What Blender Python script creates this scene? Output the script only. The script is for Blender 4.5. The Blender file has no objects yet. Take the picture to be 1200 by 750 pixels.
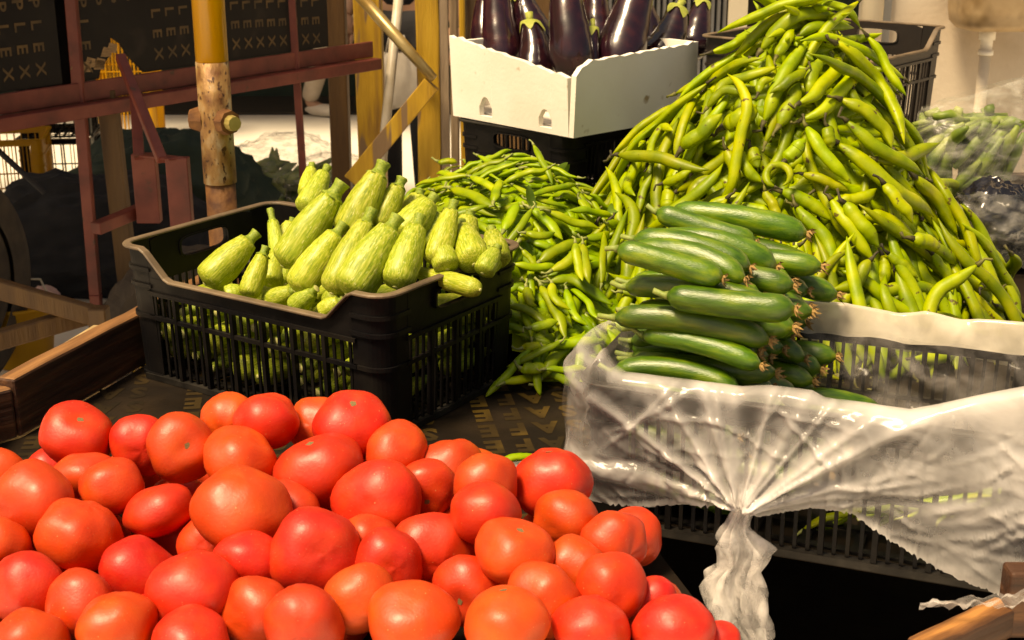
import bpy, bmesh, math, random
import numpy as np
from mathutils import Vector, Matrix, Quaternion, noise as mnoise
R = math.radians
random.seed(7); rng = np.random.default_rng(7)
S = bpy.context.scene
COL = S.collection

# ------------------------------------------------------------------ camera, sky, sun, exposure
CAM = Vector((0, 0, 1.55)); PITCH = R(18.1); FPX = 1600.0
FWD = Vector((0, math.cos(PITCH), -math.sin(PITCH))); UP = Vector((0, math.sin(PITCH), math.cos(PITCH))); RT = Vector((1, 0, 0))
cd = bpy.data.cameras.new('camera'); cam = bpy.data.objects.new('camera', cd); COL.objects.link(cam)
cam.location = CAM; cam.rotation_euler = (math.pi / 2 - PITCH, 0, 0)
cd.sensor_width = 36; cd.lens = FPX / 1200 * 36; cd.clip_start = .05; cd.clip_end = 400
cd.dof.use_dof = True; cd.dof.focus_distance = 1.85; cd.dof.aperture_fstop = 15.0
S.camera = cam
SUN_EL, SUN_AZ = R(63), R(231)      # azimuth measured clockwise from +Y
w = bpy.data.worlds.new('World'); S.world = w; w.use_nodes = True
wn = w.node_tree.nodes; wl = w.node_tree.links
bg = wn['Background']; sky = wn.new('ShaderNodeTexSky'); sky.sky_type = 'NISHITA'; sky.sun_disc = False
sky.sun_elevation = SUN_EL; sky.sun_rotation = SUN_AZ; sky.dust_density = 4; sky.air_density = 1.0; sky.ozone_density = 1
wl.new(sky.outputs[0], bg.inputs[0]); bg.inputs[1].default_value = .055
sd = bpy.data.lights.new('sun', 'SUN'); so = bpy.data.objects.new('sun', sd); COL.objects.link(so)
sd.energy = 3.2; sd.angle = R(15); sd.color = (1, .91, .77)
sdir = Vector((math.sin(SUN_AZ) * math.cos(SUN_EL), math.cos(SUN_AZ) * math.cos(SUN_EL), math.sin(SUN_EL)))
so.rotation_euler = (-sdir).to_track_quat('-Z', 'Y').to_euler(); so.location = sdir * 6
V = S.view_settings; V.view_transform = 'Standard'; V.look = 'None'; V.exposure = .95; V.gamma = 1
V.use_white_balance = True; V.white_balance_temperature = 9500; V.white_balance_tint = 10
S.cycles.max_bounces = 8; S.cycles.transparent_max_bounces = 16; S.cycles.use_denoising = True

DECK = .80
def P(px, py, d):                       # world point seen at a pixel of the 1200x750 photograph, at camera depth d
    return CAM + d * (FWD + RT * ((px - 600) / FPX) + UP * ((375 - py) / FPX))
def ray(px, py):
    return FWD + RT * ((px - 600) / FPX) + UP * ((375 - py) / FPX)
def Pz(px, py, z):
    r = ray(px, py); return CAM + r * ((z - CAM.z) / r.z)
def Py(px, py, y):
    r = ray(px, py); return CAM + r * ((y - CAM.y) / r.y)

# ------------------------------------------------------------------ materials
def mat(name, cols, scale=8, rough=.5, bump=0, bscale=60, stretch=(1, 1, 1), objrand=.0, hue=.0, spec=.5, coat=0,
        spots=None, metal=0, detail=4, sss=0, dist=0, coatr=.15, sheen=0, nspread=(.3, .7), roughvar=0, trans=0):
    m = bpy.data.materials.new(name); m.use_nodes = True; n = m.node_tree.nodes; l = m.node_tree.links
    b = n['Principled BSDF']
    tc = n.new('ShaderNodeTexCoord'); mp = n.new('ShaderNodeMapping'); mp.inputs['Scale'].default_value = stretch
    l.new(tc.outputs['Object'], mp.inputs[0])
    oi = n.new('ShaderNodeObjectInfo')
    mul = n.new('ShaderNodeMath'); mul.operation = 'MULTIPLY'; mul.inputs[1].default_value = 60; l.new(oi.outputs['Random'], mul.inputs[0])
    def tex(sc, det, d=0):
        t = n.new('ShaderNodeTexNoise'); t.noise_dimensions = '4D'; t.inputs['Scale'].default_value = sc; t.inputs['Detail'].default_value = det
        t.inputs['Distortion'].default_value = d
        l.new(mp.outputs[0], t.inputs['Vector']); l.new(mul.outputs[0], t.inputs['W']); return t
    t = tex(scale, detail, dist)
    cr = n.new('ShaderNodeValToRGB'); e = cr.color_ramp.elements
    lo, hi = nspread
    e[0].position = lo; e[0].color = (*cols[0], 1); e[1].position = hi; e[1].color = (*cols[-1], 1)
    for i, c in enumerate(cols[1:-1]):
        x = e.new(lo + (hi - lo) * (i + 1) / (len(cols) - 1)); x.color = (*c, 1)
    l.new(t.outputs[0], cr.inputs[0]); out = cr.outputs[0]
    if spots:
        sc, thr, col, soft = spots
        t2 = tex(sc, 2); r2 = n.new('ShaderNodeValToRGB'); r2.color_ramp.elements[0].position = thr; r2.color_ramp.elements[1].position = thr + soft
        l.new(t2.outputs[0], r2.inputs[0]); mx = n.new('ShaderNodeMix'); mx.data_type = 'RGBA'
        l.new(r2.outputs[0], mx.inputs[0]); l.new(out, mx.inputs[6]); mx.inputs[7].default_value = (*col, 1); out = mx.outputs[2]
    if objrand or hue:
        h = n.new('ShaderNodeHueSaturation')
        mr = n.new('ShaderNodeMapRange'); mr.inputs[3].default_value = 1 - objrand; mr.inputs[4].default_value = 1 + objrand
        l.new(oi.outputs['Random'], mr.inputs[0]); l.new(mr.outputs[0], h.inputs['Value'])
        m2 = n.new('ShaderNodeMath'); m2.operation = 'MULTIPLY'; m2.inputs[1].default_value = 7.31; l.new(oi.outputs['Random'], m2.inputs[0])
        m3 = n.new('ShaderNodeMath'); m3.operation = 'FRACT'; l.new(m2.outputs[0], m3.inputs[0])
        mr2 = n.new('ShaderNodeMapRange'); mr2.inputs[3].default_value = .5 - hue; mr2.inputs[4].default_value = .5 + hue
        l.new(m3.outputs[0], mr2.inputs[0]); l.new(mr2.outputs[0], h.inputs['Hue'])
        l.new(out, h.inputs['Color']); out = h.outputs[0]
    l.new(out, b.inputs['Base Color'])
    b.inputs['Roughness'].default_value = rough; b.inputs['Metallic'].default_value = metal
    b.inputs['Specular IOR Level'].default_value = spec
    b.inputs['Coat Weight'].default_value = coat; b.inputs['Coat Roughness'].default_value = coatr
    if sss:
        b.inputs['Subsurface Weight'].default_value = sss; b.inputs['Subsurface Radius'].default_value = (.01, .004, .002); b.inputs['Subsurface Scale'].default_value = .5
    if roughvar:
        t4 = tex(scale * 2.3, 5); mr4 = n.new('ShaderNodeMapRange'); mr4.inputs[1].default_value = .3; mr4.inputs[2].default_value = .7
        mr4.inputs[3].default_value = max(.03, rough - roughvar); mr4.inputs[4].default_value = min(1, rough + roughvar)
        l.new(t4.outputs[0], mr4.inputs[0]); l.new(mr4.outputs[0], b.inputs['Roughness'])
    if bump:
        t3 = tex(bscale, 5); bp = n.new('ShaderNodeBump'); bp.inputs['Strength'].default_value = bump; bp.inputs['Distance'].default_value = .004
        l.new(t3.outputs[0], bp.inputs['Height']); l.new(bp.outputs[0], b.inputs['Normal'])
    if trans:
        tr = n.new('ShaderNodeBsdfTranslucent'); l.new(out, tr.inputs[0]); mxs = n.new('ShaderNodeMixShader'); mxs.inputs[0].default_value = trans
        l.new(b.outputs[0], mxs.inputs[1]); l.new(tr.outputs[0], mxs.inputs[2]); l.new(mxs.outputs[0], n['Material Output'].inputs[0])
    return m

def film(name, base, lo, hi, scale, rough=.17, stretch=(1, 1, 1), dens=False):       # thin milky plastic film
    m = bpy.data.materials.new(name); m.use_nodes = True; n = m.node_tree.nodes; l = m.node_tree.links
    b = n['Principled BSDF']; b.inputs['Base Color'].default_value = (*base, 1); b.inputs['Roughness'].default_value = rough
    b.inputs['Specular IOR Level'].default_value = .75
    tc = n.new('ShaderNodeTexCoord'); mp = n.new('ShaderNodeMapping'); mp.inputs['Scale'].default_value = stretch; l.new(tc.outputs['Object'], mp.inputs[0])
    t = n.new('ShaderNodeTexNoise'); t.inputs['Scale'].default_value = scale; t.inputs['Detail'].default_value = 5; t.inputs['Distortion'].default_value = .6
    l.new(mp.outputs[0], t.inputs['Vector'])
    mr = n.new('ShaderNodeMapRange'); mr.inputs[1].default_value = .40; mr.inputs[2].default_value = .66; mr.inputs[3].default_value = lo; mr.inputs[4].default_value = hi
    l.new(t.outputs[0], mr.inputs[0])
    fac = mr.outputs[0]
    if dens:                # folds lie several layers thick
        at = n.new('ShaderNodeAttribute'); at.attribute_name = 'layers'; ad = n.new('ShaderNodeMath'); ad.operation = 'ADD'; ad.use_clamp = True
        l.new(at.outputs['Fac'], ad.inputs[0]); l.new(fac, ad.inputs[1]); fac = ad.outputs[0]
    cz = n.new('ShaderNodeTexNoise'); cz.noise_type = 'RIDGED_MULTIFRACTAL'; cz.inputs['Scale'].default_value = scale * 1.3; cz.inputs['Detail'].default_value = 4; cz.inputs['Distortion'].default_value = .8; l.new(mp.outputs[0], cz.inputs['Vector'])
    cm_ = n.new('ShaderNodeMapRange'); cm_.inputs[1].default_value = .9; cm_.inputs[2].default_value = 1.5; cm_.inputs[4].default_value = .22; l.new(cz.outputs[0], cm_.inputs[0])
    a2 = n.new('ShaderNodeMath'); a2.operation = 'ADD'; a2.use_clamp = True; l.new(fac, a2.inputs[0]); l.new(cm_.outputs[0], a2.inputs[1]); fac = a2.outputs[0]
    tl = n.new('ShaderNodeBsdfTranslucent'); tl.inputs[0].default_value = (*base, 1)
    m1 = n.new('ShaderNodeMixShader'); m1.inputs[0].default_value = .35; l.new(b.outputs[0], m1.inputs[1]); l.new(tl.outputs[0], m1.inputs[2])
    tp = n.new('ShaderNodeBsdfTransparent'); m2 = n.new('ShaderNodeMixShader')
    l.new(fac, m2.inputs[0]); l.new(tp.outputs[0], m2.inputs[1]); l.new(m1.outputs[0], m2.inputs[2])
    l.new(m2.outputs[0], n['Material Output'].inputs[0])
    t3 = n.new('ShaderNodeTexNoise'); t3.noise_type = 'RIDGED_MULTIFRACTAL'; t3.inputs['Scale'].default_value = scale * 1.3; t3.inputs['Detail'].default_value = 4; t3.inputs['Distortion'].default_value = .8
    l.new(mp.outputs[0], t3.inputs['Vector'])
    bp = n.new('ShaderNodeBump'); bp.inputs['Strength'].default_value = .8; bp.inputs['Distance'].default_value = .004
    l.new(t3.outputs[0], bp.inputs['Height']); l.new(bp.outputs[0], b.inputs['Normal'])
    return m

M = {}
M['tomato'] = mat('tomato_skin', [(.54, .034, .012), (.59, .044, .013), (.63, .062, .014)], 1.5, .47, .10, 14, objrand=.12, hue=.007, spec=.4, coat=.10, coatr=.3, spots=(26, .715, (.78, .38, .16), .04), roughvar=.1, sss=.0)
M['scar'] = mat('tomato_scar', [(.25, .16, .06), (.10, .07, .03)], 60, .8)
M['bean'] = mat('bean_skin', [(.13, .20, .006), (.24, .31, .008), (.35, .38, .014)], 26, .46, .2, 70, spec=.3, objrand=.30, hue=.014, spots=(70, .665, (.09, .065, .012), .04), roughvar=.1)
M['beanstem'] = mat('bean_stem_end', [(.20, .20, .03), (.06, .05, .015), (.02, .015, .008)], 40, .7)
M['pea'] = mat('pea_skin', [(.11, .19, .006), (.21, .30, .009), (.31, .36, .016)], 30, .42, .12, 60, objrand=.25, hue=.014, roughvar=.1, spec=.3)
M['peastem'] = mat('pea_stem', [(.30, .32, .10), (.16, .20, .05)], 60, .6)
M['leaf'] = mat('pea_leaf', [(.10, .20, .02), (.16, .26, .03)], 30, .5, .2, 80, objrand=.2, trans=.3)
M['cuke'] = mat('cucumber_skin', [(.026, .076, .004), (.060, .135, .006), (.15, .22, .011)], 9, .33, .22, 70, stretch=(.55, 2.2, 2.2), objrand=.22, hue=.008, spots=(120, .72, (.16, .20, .05), .05), coat=.2, coatr=.25)
M['flower'] = mat('dried_flower', [(.42, .26, .09), (.22, .12, .04)], 90, .8)
M['cukestem'] = mat('cucumber_stem', [(.16, .24, .04), (.26, .30, .08)], 50, .6)
M['zuc'] = mat('zucchini_skin', [(.17, .25, .014), (.31, .38, .028), (.50, .52, .09)], 60, .48, .22, 60, nspread=(.32, .68), stretch=(.10, 1, 1), objrand=.14, hue=.010, spots=(110, .61, (.58, .60, .20), .05), spec=.35, coat=.06)
M['zucstem'] = mat('zucchini_stem', [(.12, .20, .014), (.28, .34, .04)], 40, .6, .3, 60)
M['zuccut'] = mat('zucchini_cut_end', [(.55, .52, .22), (.42, .42, .12)], 60, .6)
M['egg'] = mat('eggplant_skin', [(.010, .003, .006), (.020, .005, .010), (.045, .010, .012)], 9, .22, .03, 40, objrand=.3, coat=.35, coatr=.1)
M['calyx'] = mat('eggplant_calyx', [(.24, .30, .04), (.38, .38, .08)], 40, .6, .2, 60)
M['black'] = mat('black_crate_plastic', [(.004, .004, .005), (.007, .006, .006), (.014, .012, .010)], 12, .42, .10, 90, spots=(40, .68, (.03, .024, .018), .15), roughvar=.14, spec=.12)
M['rim'] = mat('dusty_lit_crate_rim', [(.08, .055, .035), (.20, .14, .085)], 25, .55, .1, 90, spec=.4)  # dusty plastic; the tan also paints in the sky highlight
M['railblack'] = mat('scuffed_black_rail', [(.006, .005, .005), (.016, .014, .012), (.035, .03, .025)], 30, .5, .2, 120, spec=.2)
M['brownblack'] = mat('brown_black_crate_plastic', [(.010, .007, .005), (.022, .014, .010)], 14, .5, .1, 90)
M['deck'] = mat('film_faced_plywood', [(.006, .004, .003), (.012, .008, .005), (.022, .014, .008)], 9, .6, .12, 60, roughvar=.12, spec=.14, spots=(7, .60, (.03, .02, .01), .25))
M['shelf'] = mat('shade_dark_shelf', [(.006, .004, .003), (.012, .008, .005)], 9, .9, .3, 50, spec=.05)  # near-black, puts the shade of the recess into the colour
M['gold'] = mat('gold_print', [(.012, .008, .004), (.035, .021, .006), (.14, .085, .016)], 7, .6, 0, nspread=(.36, .72), spec=.2)
M['board'] = mat('dark_printed_plywood', [(.008, .006, .006), (.015, .012, .010)], 6, .6, .08, 60, spec=.2, spots=(9, .64, (.035, .026, .02), .15))
M['brownprint'] = mat('brown_print', [(.05, .028, .010), (.14, .075, .02)], 25, .6)
M['tornwood'] = mat('torn_plywood_core', [(.42, .26, .12), (.20, .11, .05)], 60, .8, .5, 120, stretch=(1, 1, 6))
M['plank'] = mat('worn_brown_plank', [(.018, .007, .004), (.06, .022, .009), (.13, .052, .018)], 45, .6, .7, 90, stretch=(.10, 1, 1), dist=.8)
M['planklit'] = mat('worn_lit_plank_top', [(.10, .04, .014), (.30, .14, .05)], 55, .65, .6, 90, stretch=(.10, 1, 1), dist=.6)  # lighter copy of the plank, light on the top faces painted in
M['splinter'] = mat('sunlit_splintered_plank', [(.03, .010, .004), (.16, .06, .016), (.42, .18, .05)], 60, .7, .9, 120, stretch=(.10, 1, 1), nspread=(.36, .64))  # broken wood, with the sunlit orange of its top painted in
M['palewood'] = mat('pale_wood', [(.36, .24, .11), (.55, .40, .20)], 30, .65, .4, 80, stretch=(.15, 1, 1))
M['red'] = mat('red_oxide_paint', [(.10, .018, .012), (.17, .030, .02), (.22, .05, .03)], 14, .55, .25, 70, spots=(30, .66, (.07, .028, .014), .1))
M['yellow'] = mat('yellow_lacquer', [(.55, .25, .012), (.68, .33, .02)], 8, .3, .08, 60, stretch=(3, 3, .3), spots=(40, .7, (.16, .07, .015), .06), coat=.4)
M['sleeve'] = mat('rusty_steel', [(.50, .40, .26), (.36, .20, .07), (.15, .055, .016)], 30, .5, .5, 110, stretch=(1, 1, .6), metal=.25, nspread=(.36, .64), spots=(150, .60, (.07, .025, .01), .06))
M['rust'] = mat('rust', [(.26, .11, .03), (.09, .03, .01)], 45, .7, .6, 120, metal=.1)
M['brass'] = mat('painted_bolt', [(.45, .36, .12), (.30, .22, .06)], 30, .45, .2, 60, metal=.3)
M['yelwood'] = mat('yellow_painted_wood', [(.56, .34, .035), (.44, .25, .02), (.22, .11, .02)], 7, .55, .5, 40, stretch=(4, 4, .5), spots=(5, .55, (.20, .12, .06), .03))
M['brownwood'] = mat('brown_wood_post', [(.14, .07, .02), (.07, .032, .01)], 12, .6, .5, 50, stretch=(3, 3, .3))
M['greywood'] = mat('weathered_grey_wood', [(.34, .25, .17), (.18, .12, .07)], 14, .7, .5, 60, stretch=(3, 3, .3))
M['pipe'] = mat('pale_pipe', [(.55, .50, .42), (.42, .36, .26)], 20, .4, .1, 40)
M['goldpipe'] = mat('brassy_pipe', [(.50, .40, .20), (.30, .19, .06)], 14, .35, .1, 40, metal=.5)
M['foam'] = mat('white_foam', [(.88, .84, .77), (.82, .76, .67)], 9, .7, .15, 120, spots=(26, .66, (.40, .29, .16), .10))
M['ground'] = mat('street_concrete', [(.70, .65, .57), (.78, .74, .66)], 3, .85, .3, 40)
M['wall'] = mat('beige_plaster', [(.62, .54, .43), (.54, .45, .35), (.42, .33, .24)], 4, .85, .4, 60, spots=(2.2, .60, (.16, .10, .06), .12))
M['stain'] = mat('damp_plaster', [(.10, .06, .04), (.22, .14, .09), (.36, .26, .18)], 16, .85, .6, 60, nspread=(.35, .65))
M['cardboard'] = mat('brown_cardboard', [(.30, .19, .10), (.22, .13, .07)], 9, .8, .2, 60)
M['shadewall'] = mat('shade_dark_interior', [(.02, .016, .012), (.035, .026, .018)], 3, .8)  # near-black walls and floor, interior shade put into the colour
M['metal'] = mat('grey_sheet_metal', [(.30, .30, .30), (.22, .21, .20)], 8, .4, .1, 40, metal=.6)
M['cream'] = mat('cream_paint', [(.62, .55, .42), (.55, .46, .34)], 5, .6, .1, 60)
M['ceramic'] = mat('stained_shaded_ceramic', [(.46, .34, .20), (.30, .19, .09)], 9, .45, .1, 60, spots=(11, .56, (.12, .065, .02), .2))  # brown stains, plus the shadow below the basin darkened into the colour
M['pvc'] = mat('white_pvc', [(.75, .72, .66), (.66, .6, .5)], 9, .4)
M['tyre'] = mat('dusty_tyre', [(.035, .026, .02), (.075, .055, .038)], 20, .8, .3, 90)
M['yelplastic'] = mat('yellow_plastic', [(.70, .38, .02), (.60, .30, .015)], 8, .4, trans=.35)
M['skin'] = mat('skin', [(.42, .24, .16), (.36, .19, .12)], 9, .5)
M['pinkcloth'] = mat('pink_cloth', [(.62, .42, .38), (.50, .30, .27)], 12, .9, .3, 40)
M['beigecloth'] = mat('beige_cloth', [(.50, .42, .34), (.38, .31, .24)], 12, .9, .3, 40)
M['blackcloth'] = mat('black_cloth', [(.008, .008, .01), (.018, .017, .02)], 12, .9, .3, 40)
M['navycloth'] = mat('navy_cloth', [(.012, .014, .028), (.022, .024, .04)], 12, .9, .3, 40)
M['whitecloth'] = mat('white_cloth', [(.68, .62, .54), (.55, .48, .40)], 14, .9, .4, 40)
M['hair'] = mat('dark_hair', [(.012, .008, .006), (.02, .014, .01)], 40, .6)
M['greens'] = mat('leafy_greens', [(.06, .12, .015), (.20, .28, .04), (.42, .46, .16)], 20, .5, .4, 50, trans=.2)
M['greencloth'] = mat('dark_green_tarp', [(.008, .022, .012), (.015, .034, .02)], 5, .7, .3, 20)
M['film'] = film('milky_plastic_film', (.92, .88, .86), .02, .30, 13, dens=True)
M['filmtail'] = film('bunched_plastic_film', (.92, .88, .86), .18, .62, 34)
M['clear'] = film('clear_plastic_film', (.80, .74, .70), .06, .34, 22, .15)
M['fold'] = film('folded_plastic_film', (.86, .78, .64), .70, .97, 18)
M['bagfilm'] = film('bag_plastic_film', (.90, .87, .80), .04, .32, 16, .2, (1, 1, 2.5))
M['blackfilm'] = mat('black_plastic_bag', [(.006, .006, .008), (.012, .011, .014)], 9, .2, .5, 26, coat=.5)
M['canvas'] = mat('shading_canvas', [(.30, .24, .16), (.22, .17, .11)], 4, .8, .2, 40)

# ------------------------------------------------------------------ object helpers
def mesh(name, verts, faces, smooth=True):
    me = bpy.data.meshes.new(name); me.from_pydata([tuple(v) for v in verts], [], faces); me.update()
    if smooth:
        me.polygons.foreach_set('use_smooth', [True] * len(me.polygons))
    return me
def obj(name, me, m=None, parent=None, loc=None, rot=None):
    o = bpy.data.objects.new(name, me); COL.objects.link(o)
    if m is not None and me is not None and not me.materials: me.materials.append(m)
    if parent is not None: o.parent = parent
    if loc is not None: o.location = loc
    if rot is not None: o.rotation_euler = rot
    return o
def tag(o, label=None, cat=None, group=None, kind=None):
    if label: o['label'] = label
    if cat: o['category'] = cat
    if group: o['group'] = group
    if kind: o['kind'] = kind
    return o
def empty(name, loc=(0, 0, 0), rz=0):
    o = bpy.data.objects.new(name, None); COL.objects.link(o); o.location = loc; o.rotation_euler = (0, 0, rz); o.empty_display_size = .05; return o
class MB:                                   # collects shapes into one mesh
    def __init__(s): s.v = []; s.f = []
    def add(s, v, f):
        o = len(s.v); s.v += [tuple(x) for x in v]; s.f += [tuple(i + o for i in q) for q in f]; return s
    def box(s, x0, x1, y0, y1, z0, z1):
        v = [(x, y, z) for z in (z0, z1) for y in (y0, y1) for x in (x0, x1)]
        return s.add(v, [(0, 2, 3, 1), (4, 5, 7, 6), (0, 1, 5, 4), (2, 6, 7, 3), (0, 4, 6, 2), (1, 3, 7, 5)])
    def bar(s, a, b, wd, ht, up=(0, 0, 1)):  # box section bar from a to b
        a = Vector(a); b = Vector(b); t = (b - a).normalized(); u = Vector(up)
        if abs(t.dot(u)) > .95: u = Vector((1, 0, 0))
        sx = t.cross(u).normalized() * wd / 2; sz = sx.normalized().cross(t).normalized() * ht / 2
        v = [p + i * sx + j * sz for p in (a, b) for i, j in ((-1, -1), (1, -1), (1, 1), (-1, 1))]
        return s.add(v, [(0, 1, 2, 3), (7, 6, 5, 4), (0, 4, 5, 1), (1, 5, 6, 2), (2, 6, 7, 3), (3, 7, 4, 0)])
    def tube(s, pts, rad, n=10, cap=True):
        pts = [Vector(p) for p in pts]; rad = rad if hasattr(rad, '__len__') else [rad] * len(pts)
        v = []; f = []; prev = None
        for i, p in enumerate(pts):
            t = (pts[min(i + 1, len(pts) - 1)] - pts[max(i - 1, 0)]).normalized()
            if prev is None: u = t.orthogonal().normalized()
            else:
                u = prev - t * prev.dot(t); u = u.normalized() if u.length > 1e-6 else t.orthogonal().normalized()
            prev = u; q = t.cross(u)
            for k in range(n):
                a = 2 * math.pi * k / n; v.append(p + (u * math.cos(a) + q * math.sin(a)) * rad[i])
        for i in range(len(pts) - 1):
            for k in range(n):
                k2 = (k + 1) % n; f.append((i * n + k, i * n + k2, (i + 1) * n + k2, (i + 1) * n + k))
        if cap: f.append(tuple(range(n - 1, -1, -1))); f.append(tuple((len(pts) - 1) * n + k for k in range(n)))
        return s.add(v, f)
    def build(s, name, m, parent=None, smooth=False, loc=None, rot=None):
        return obj(name, mesh(name, s.v, s.f, smooth), m, parent, loc, rot)
def bevel(o, wd=.003, seg=2):
    b = o.modifiers.new('bevel', 'BEVEL'); b.width = wd; b.segments = seg; b.limit_method = 'ANGLE'; return o

# ------------------------------------------------------------------ ground and street
g = MB().add([(-60, -20, 0), (60, -20, 0), (60, 60, 0), (-60, 60, 0)], [(0, 1, 2, 3)]).build('ground', M['ground']); tag(g, kind='structure')

# ------------------------------------------------------------------ the cart that carries the produce
cart = tag(empty('market_cart', (0, 0, 0)), 'wooden market cart with dark printed deck carrying heaps of vegetables', 'cart')
near = [(-.72, 1.62), (-.70, 1.36), (-.60, 1.19), (-.42, 1.05), (.30, 1.0), (.43, 1.08), (.72, 1.22), (1.25, 1.34)]
near[2:4] = [tuple(Pz(-60, 695, DECK + .05)[:2]), tuple(Pz(40, 765, DECK + .05)[:2])]
cr1 = Pz(1165, 712, DECK + .02); cr0 = Pz(1060, 762, DECK + .02); cr2 = Pz(1330, 745, DECK + .02)
near = [(-.735, 1.72), (-.745, 1.45), near[2], near[3], (cr0.x - .1, cr0.y - .06), (cr0.x, cr0.y), (cr1.x, cr1.y), (1.15, 1.26)]
left_a = Pz(25, 513, DECK); left_b = Pz(150, 440, DECK); ldir = (left_b - left_a).normalized()
left_far = left_a + ldir * 1.75
BR = R(-21); _bn = Vector((.082, 1.50, 0)); _bx = Vector((math.cos(BR), math.sin(BR), 0)); _by = Vector((-math.sin(BR), math.cos(BR), 0))
nt = [Pz(872, 778, DECK), Pz(778, 655, DECK), _bn + _bx * .06 + _by * .035, _bn + _bx * .56 + _by * .035, Pz(1190, 706, DECK)]
notch = [(p.x, p.y) for p in nt]                # notch cut into the deck to make the dark shade before the crate
outline = [(left_far.x, left_far.y), (left_a.x, left_a.y)] + near[:4] + [(notch[0][0] - .05, notch[0][1] - .06)] + notch + [(1.15, 1.30), (1.35, 3.35)]
n_ = len(outline)
dm = MB(); dm.add([(x, y, DECK) for x, y in outline] + [(x, y, DECK - .018) for x, y in outline],
                  [tuple(range(n_))] + [tuple(range(2 * n_ - 1, n_ - 1, -1))] + [(i, i + n_, (i + 1) % n_ + n_, (i + 1) % n_) for i in range(n_)])
deck = dm.build('deck', M['deck'], cart)
bm = bmesh.new(); bm.from_mesh(deck.data); bmesh.ops.recalc_face_normals(bm, faces=bm.faces); bm.to_mesh(deck.data); bm.free()
MB().box(-.55, 1.2, 1.06, 3.0, .36, .375).build('added_shelf', M['shelf'], cart)  # shelf added under the notch to keep the gap dark
# printed letters on the deck and the boards
_fc = {}
def letter(ch, bold=.02):
    if (ch, bold) not in _fc:
        c = bpy.data.curves.new('t', 'FONT'); c.body = ch; c.align_x = 'CENTER'; c.align_y = 'CENTER'; c.size = 1; c.offset = bold; c.resolution_u = 2
        o = bpy.data.objects.new('t', c); COL.objects.link(o); bpy.context.view_layer.update()
        me = o.evaluated_get(bpy.context.evaluated_depsgraph_get()).to_mesh()
        v = np.array([x.co[:2] for x in me.vertices]); f = [tuple(p.vertices) for p in me.polygons]
        v -= (v.max(0) + v.min(0)) / 2; ext = v.max(0) - v.min(0); v = v / ext.max()
        _fc[(ch, bold)] = (v, f); bpy.data.objects.remove(o)
    return _fc[(ch, bold)]
def inside_poly(x, y, poly):
    c = False; j = len(poly) - 1
    for i in range(len(poly)):
        xi, yi = poly[i]; xj, yj = poly[j]
        if (yi > y) != (yj > y) and x < (xj - xi) * (y - yi) / (yj - yi) + xi: c = not c
        j = i
    return c
lm = MB(); word = 'SAFE'; a = R(180 + 9); ca, sa = math.cos(a), math.sin(a)
for i in range(-26, 30):
    for j in range(-34, 44):
        lx, ly = i * .042, j * .058
        x = .1 + ca * lx - sa * ly; y = 1.75 + sa * lx + ca * ly
        if i % 5 == 4 or not inside_poly(x, y, outline) or y > 2.3 or x > .16 + (y - 1.6) * .2: continue
        v, f = letter(word[i % 5 if i % 5 < 4 else 0], .045); sx, sy = .040, .046
        lm.add([(x + ca * p[0] * sx - sa * p[1] * sy, y + sa * p[0] * sx + ca * p[1] * sy, DECK + .0006) for p in v], f)
tag(lm.build('printed_lettering', M['gold'], deck), kind='stuff')
# rim boards
def rim(a, b, h, th, name='rim_board', m='plank', z0=0.0, top='planklit'):
    a = Vector((a[0], a[1], DECK + z0)); b = Vector((b[0], b[1], DECK + z0)); t = (b - a).normalized(); nrm = Vector((-t.y, t.x, 0))
    L = (b - a).length; mb = MB(); N = 8
    v = []; f = []
    for i in range(N + 1):
        jit = .003 * mnoise.noise((i * .9 + a.x * 7, a.y * 5, 1)); x = L * i / N
        v += [(x, 0, 0.0006), (x, th, 0.0006), (x, th, h + jit), (x, 0, h + jit * .5)]
    for i in range(N):
        for k in range(4): f.append((i * 4 + k, i * 4 + (k + 1) % 4, i * 4 + 4 + (k + 1) % 4, i * 4 + 4 + k))
    f += [(3, 2, 1, 0), tuple(N * 4 + k for k in range(4))]
    o = mb.add(v, f).build(name, M[m], cart, loc=a, rot=(0, 0, math.atan2(t.y, t.x)))
    bm = bmesh.new(); bm.from_mesh(o.data); bmesh.ops.recalc_face_normals(bm, faces=bm.faces); bm.to_mesh(o.data); bm.free()
    bevel(o, .004); o.data.materials.append(M[top])
    for p in o.data.polygons:
        if p.normal.z > .8: p.material_index = 1
    return o
rim(left_a, left_a + ldir * .62, .088, .03)
kx = near[0]; nl = Vector((kx[0], kx[1], DECK))
lt = (left_a - nl).normalized()
rim(nl - lt * .0, left_a - lt * .004, .075, .03)
rim(near[1], near[0], .075, .03); rim(near[2], near[1], .07, .028)
rim(near[3], near[2], .058, .024, m='palewood'); rim(near[4], near[3], .05, .024)
rim(near[6], near[5], .035, .03, top='splinter'); rim((near[6][0] + .002, near[6][1]), near[7], .075, -.03, top='plank')
pl = MB(); pa = P(-40, 476, 1.80); pb = P(116, 381, 2.28)
pt = (pb - pa).normalized(); side = Vector((-pt.y, pt.x, 0)).normalized() * .009
pl.add([pa, pb, pb + side, pa + side, pa - Vector((0, 0, .16)), pb - Vector((0, 0, .16)), pb + side - Vector((0, 0, .16)), pa + side - Vector((0, 0, .16))],
       [(0, 1, 2, 3), (7, 6, 5, 4), (0, 4, 5, 1), (2, 6, 7, 3), (0, 3, 7, 4), (1, 5, 6, 2)])
ply = pl.build('outer_plywood_strip', M['palewood'], cart)
for x, y in ((-.5, 1.5), (1.1, 1.5), (-.3, 3.1), (1.2, 3.2)):
    MB().box(x - .035, x + .035, y - .035, y + .035, 0, DECK - .019).build('leg', M['brownwood'], cart)
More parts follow.
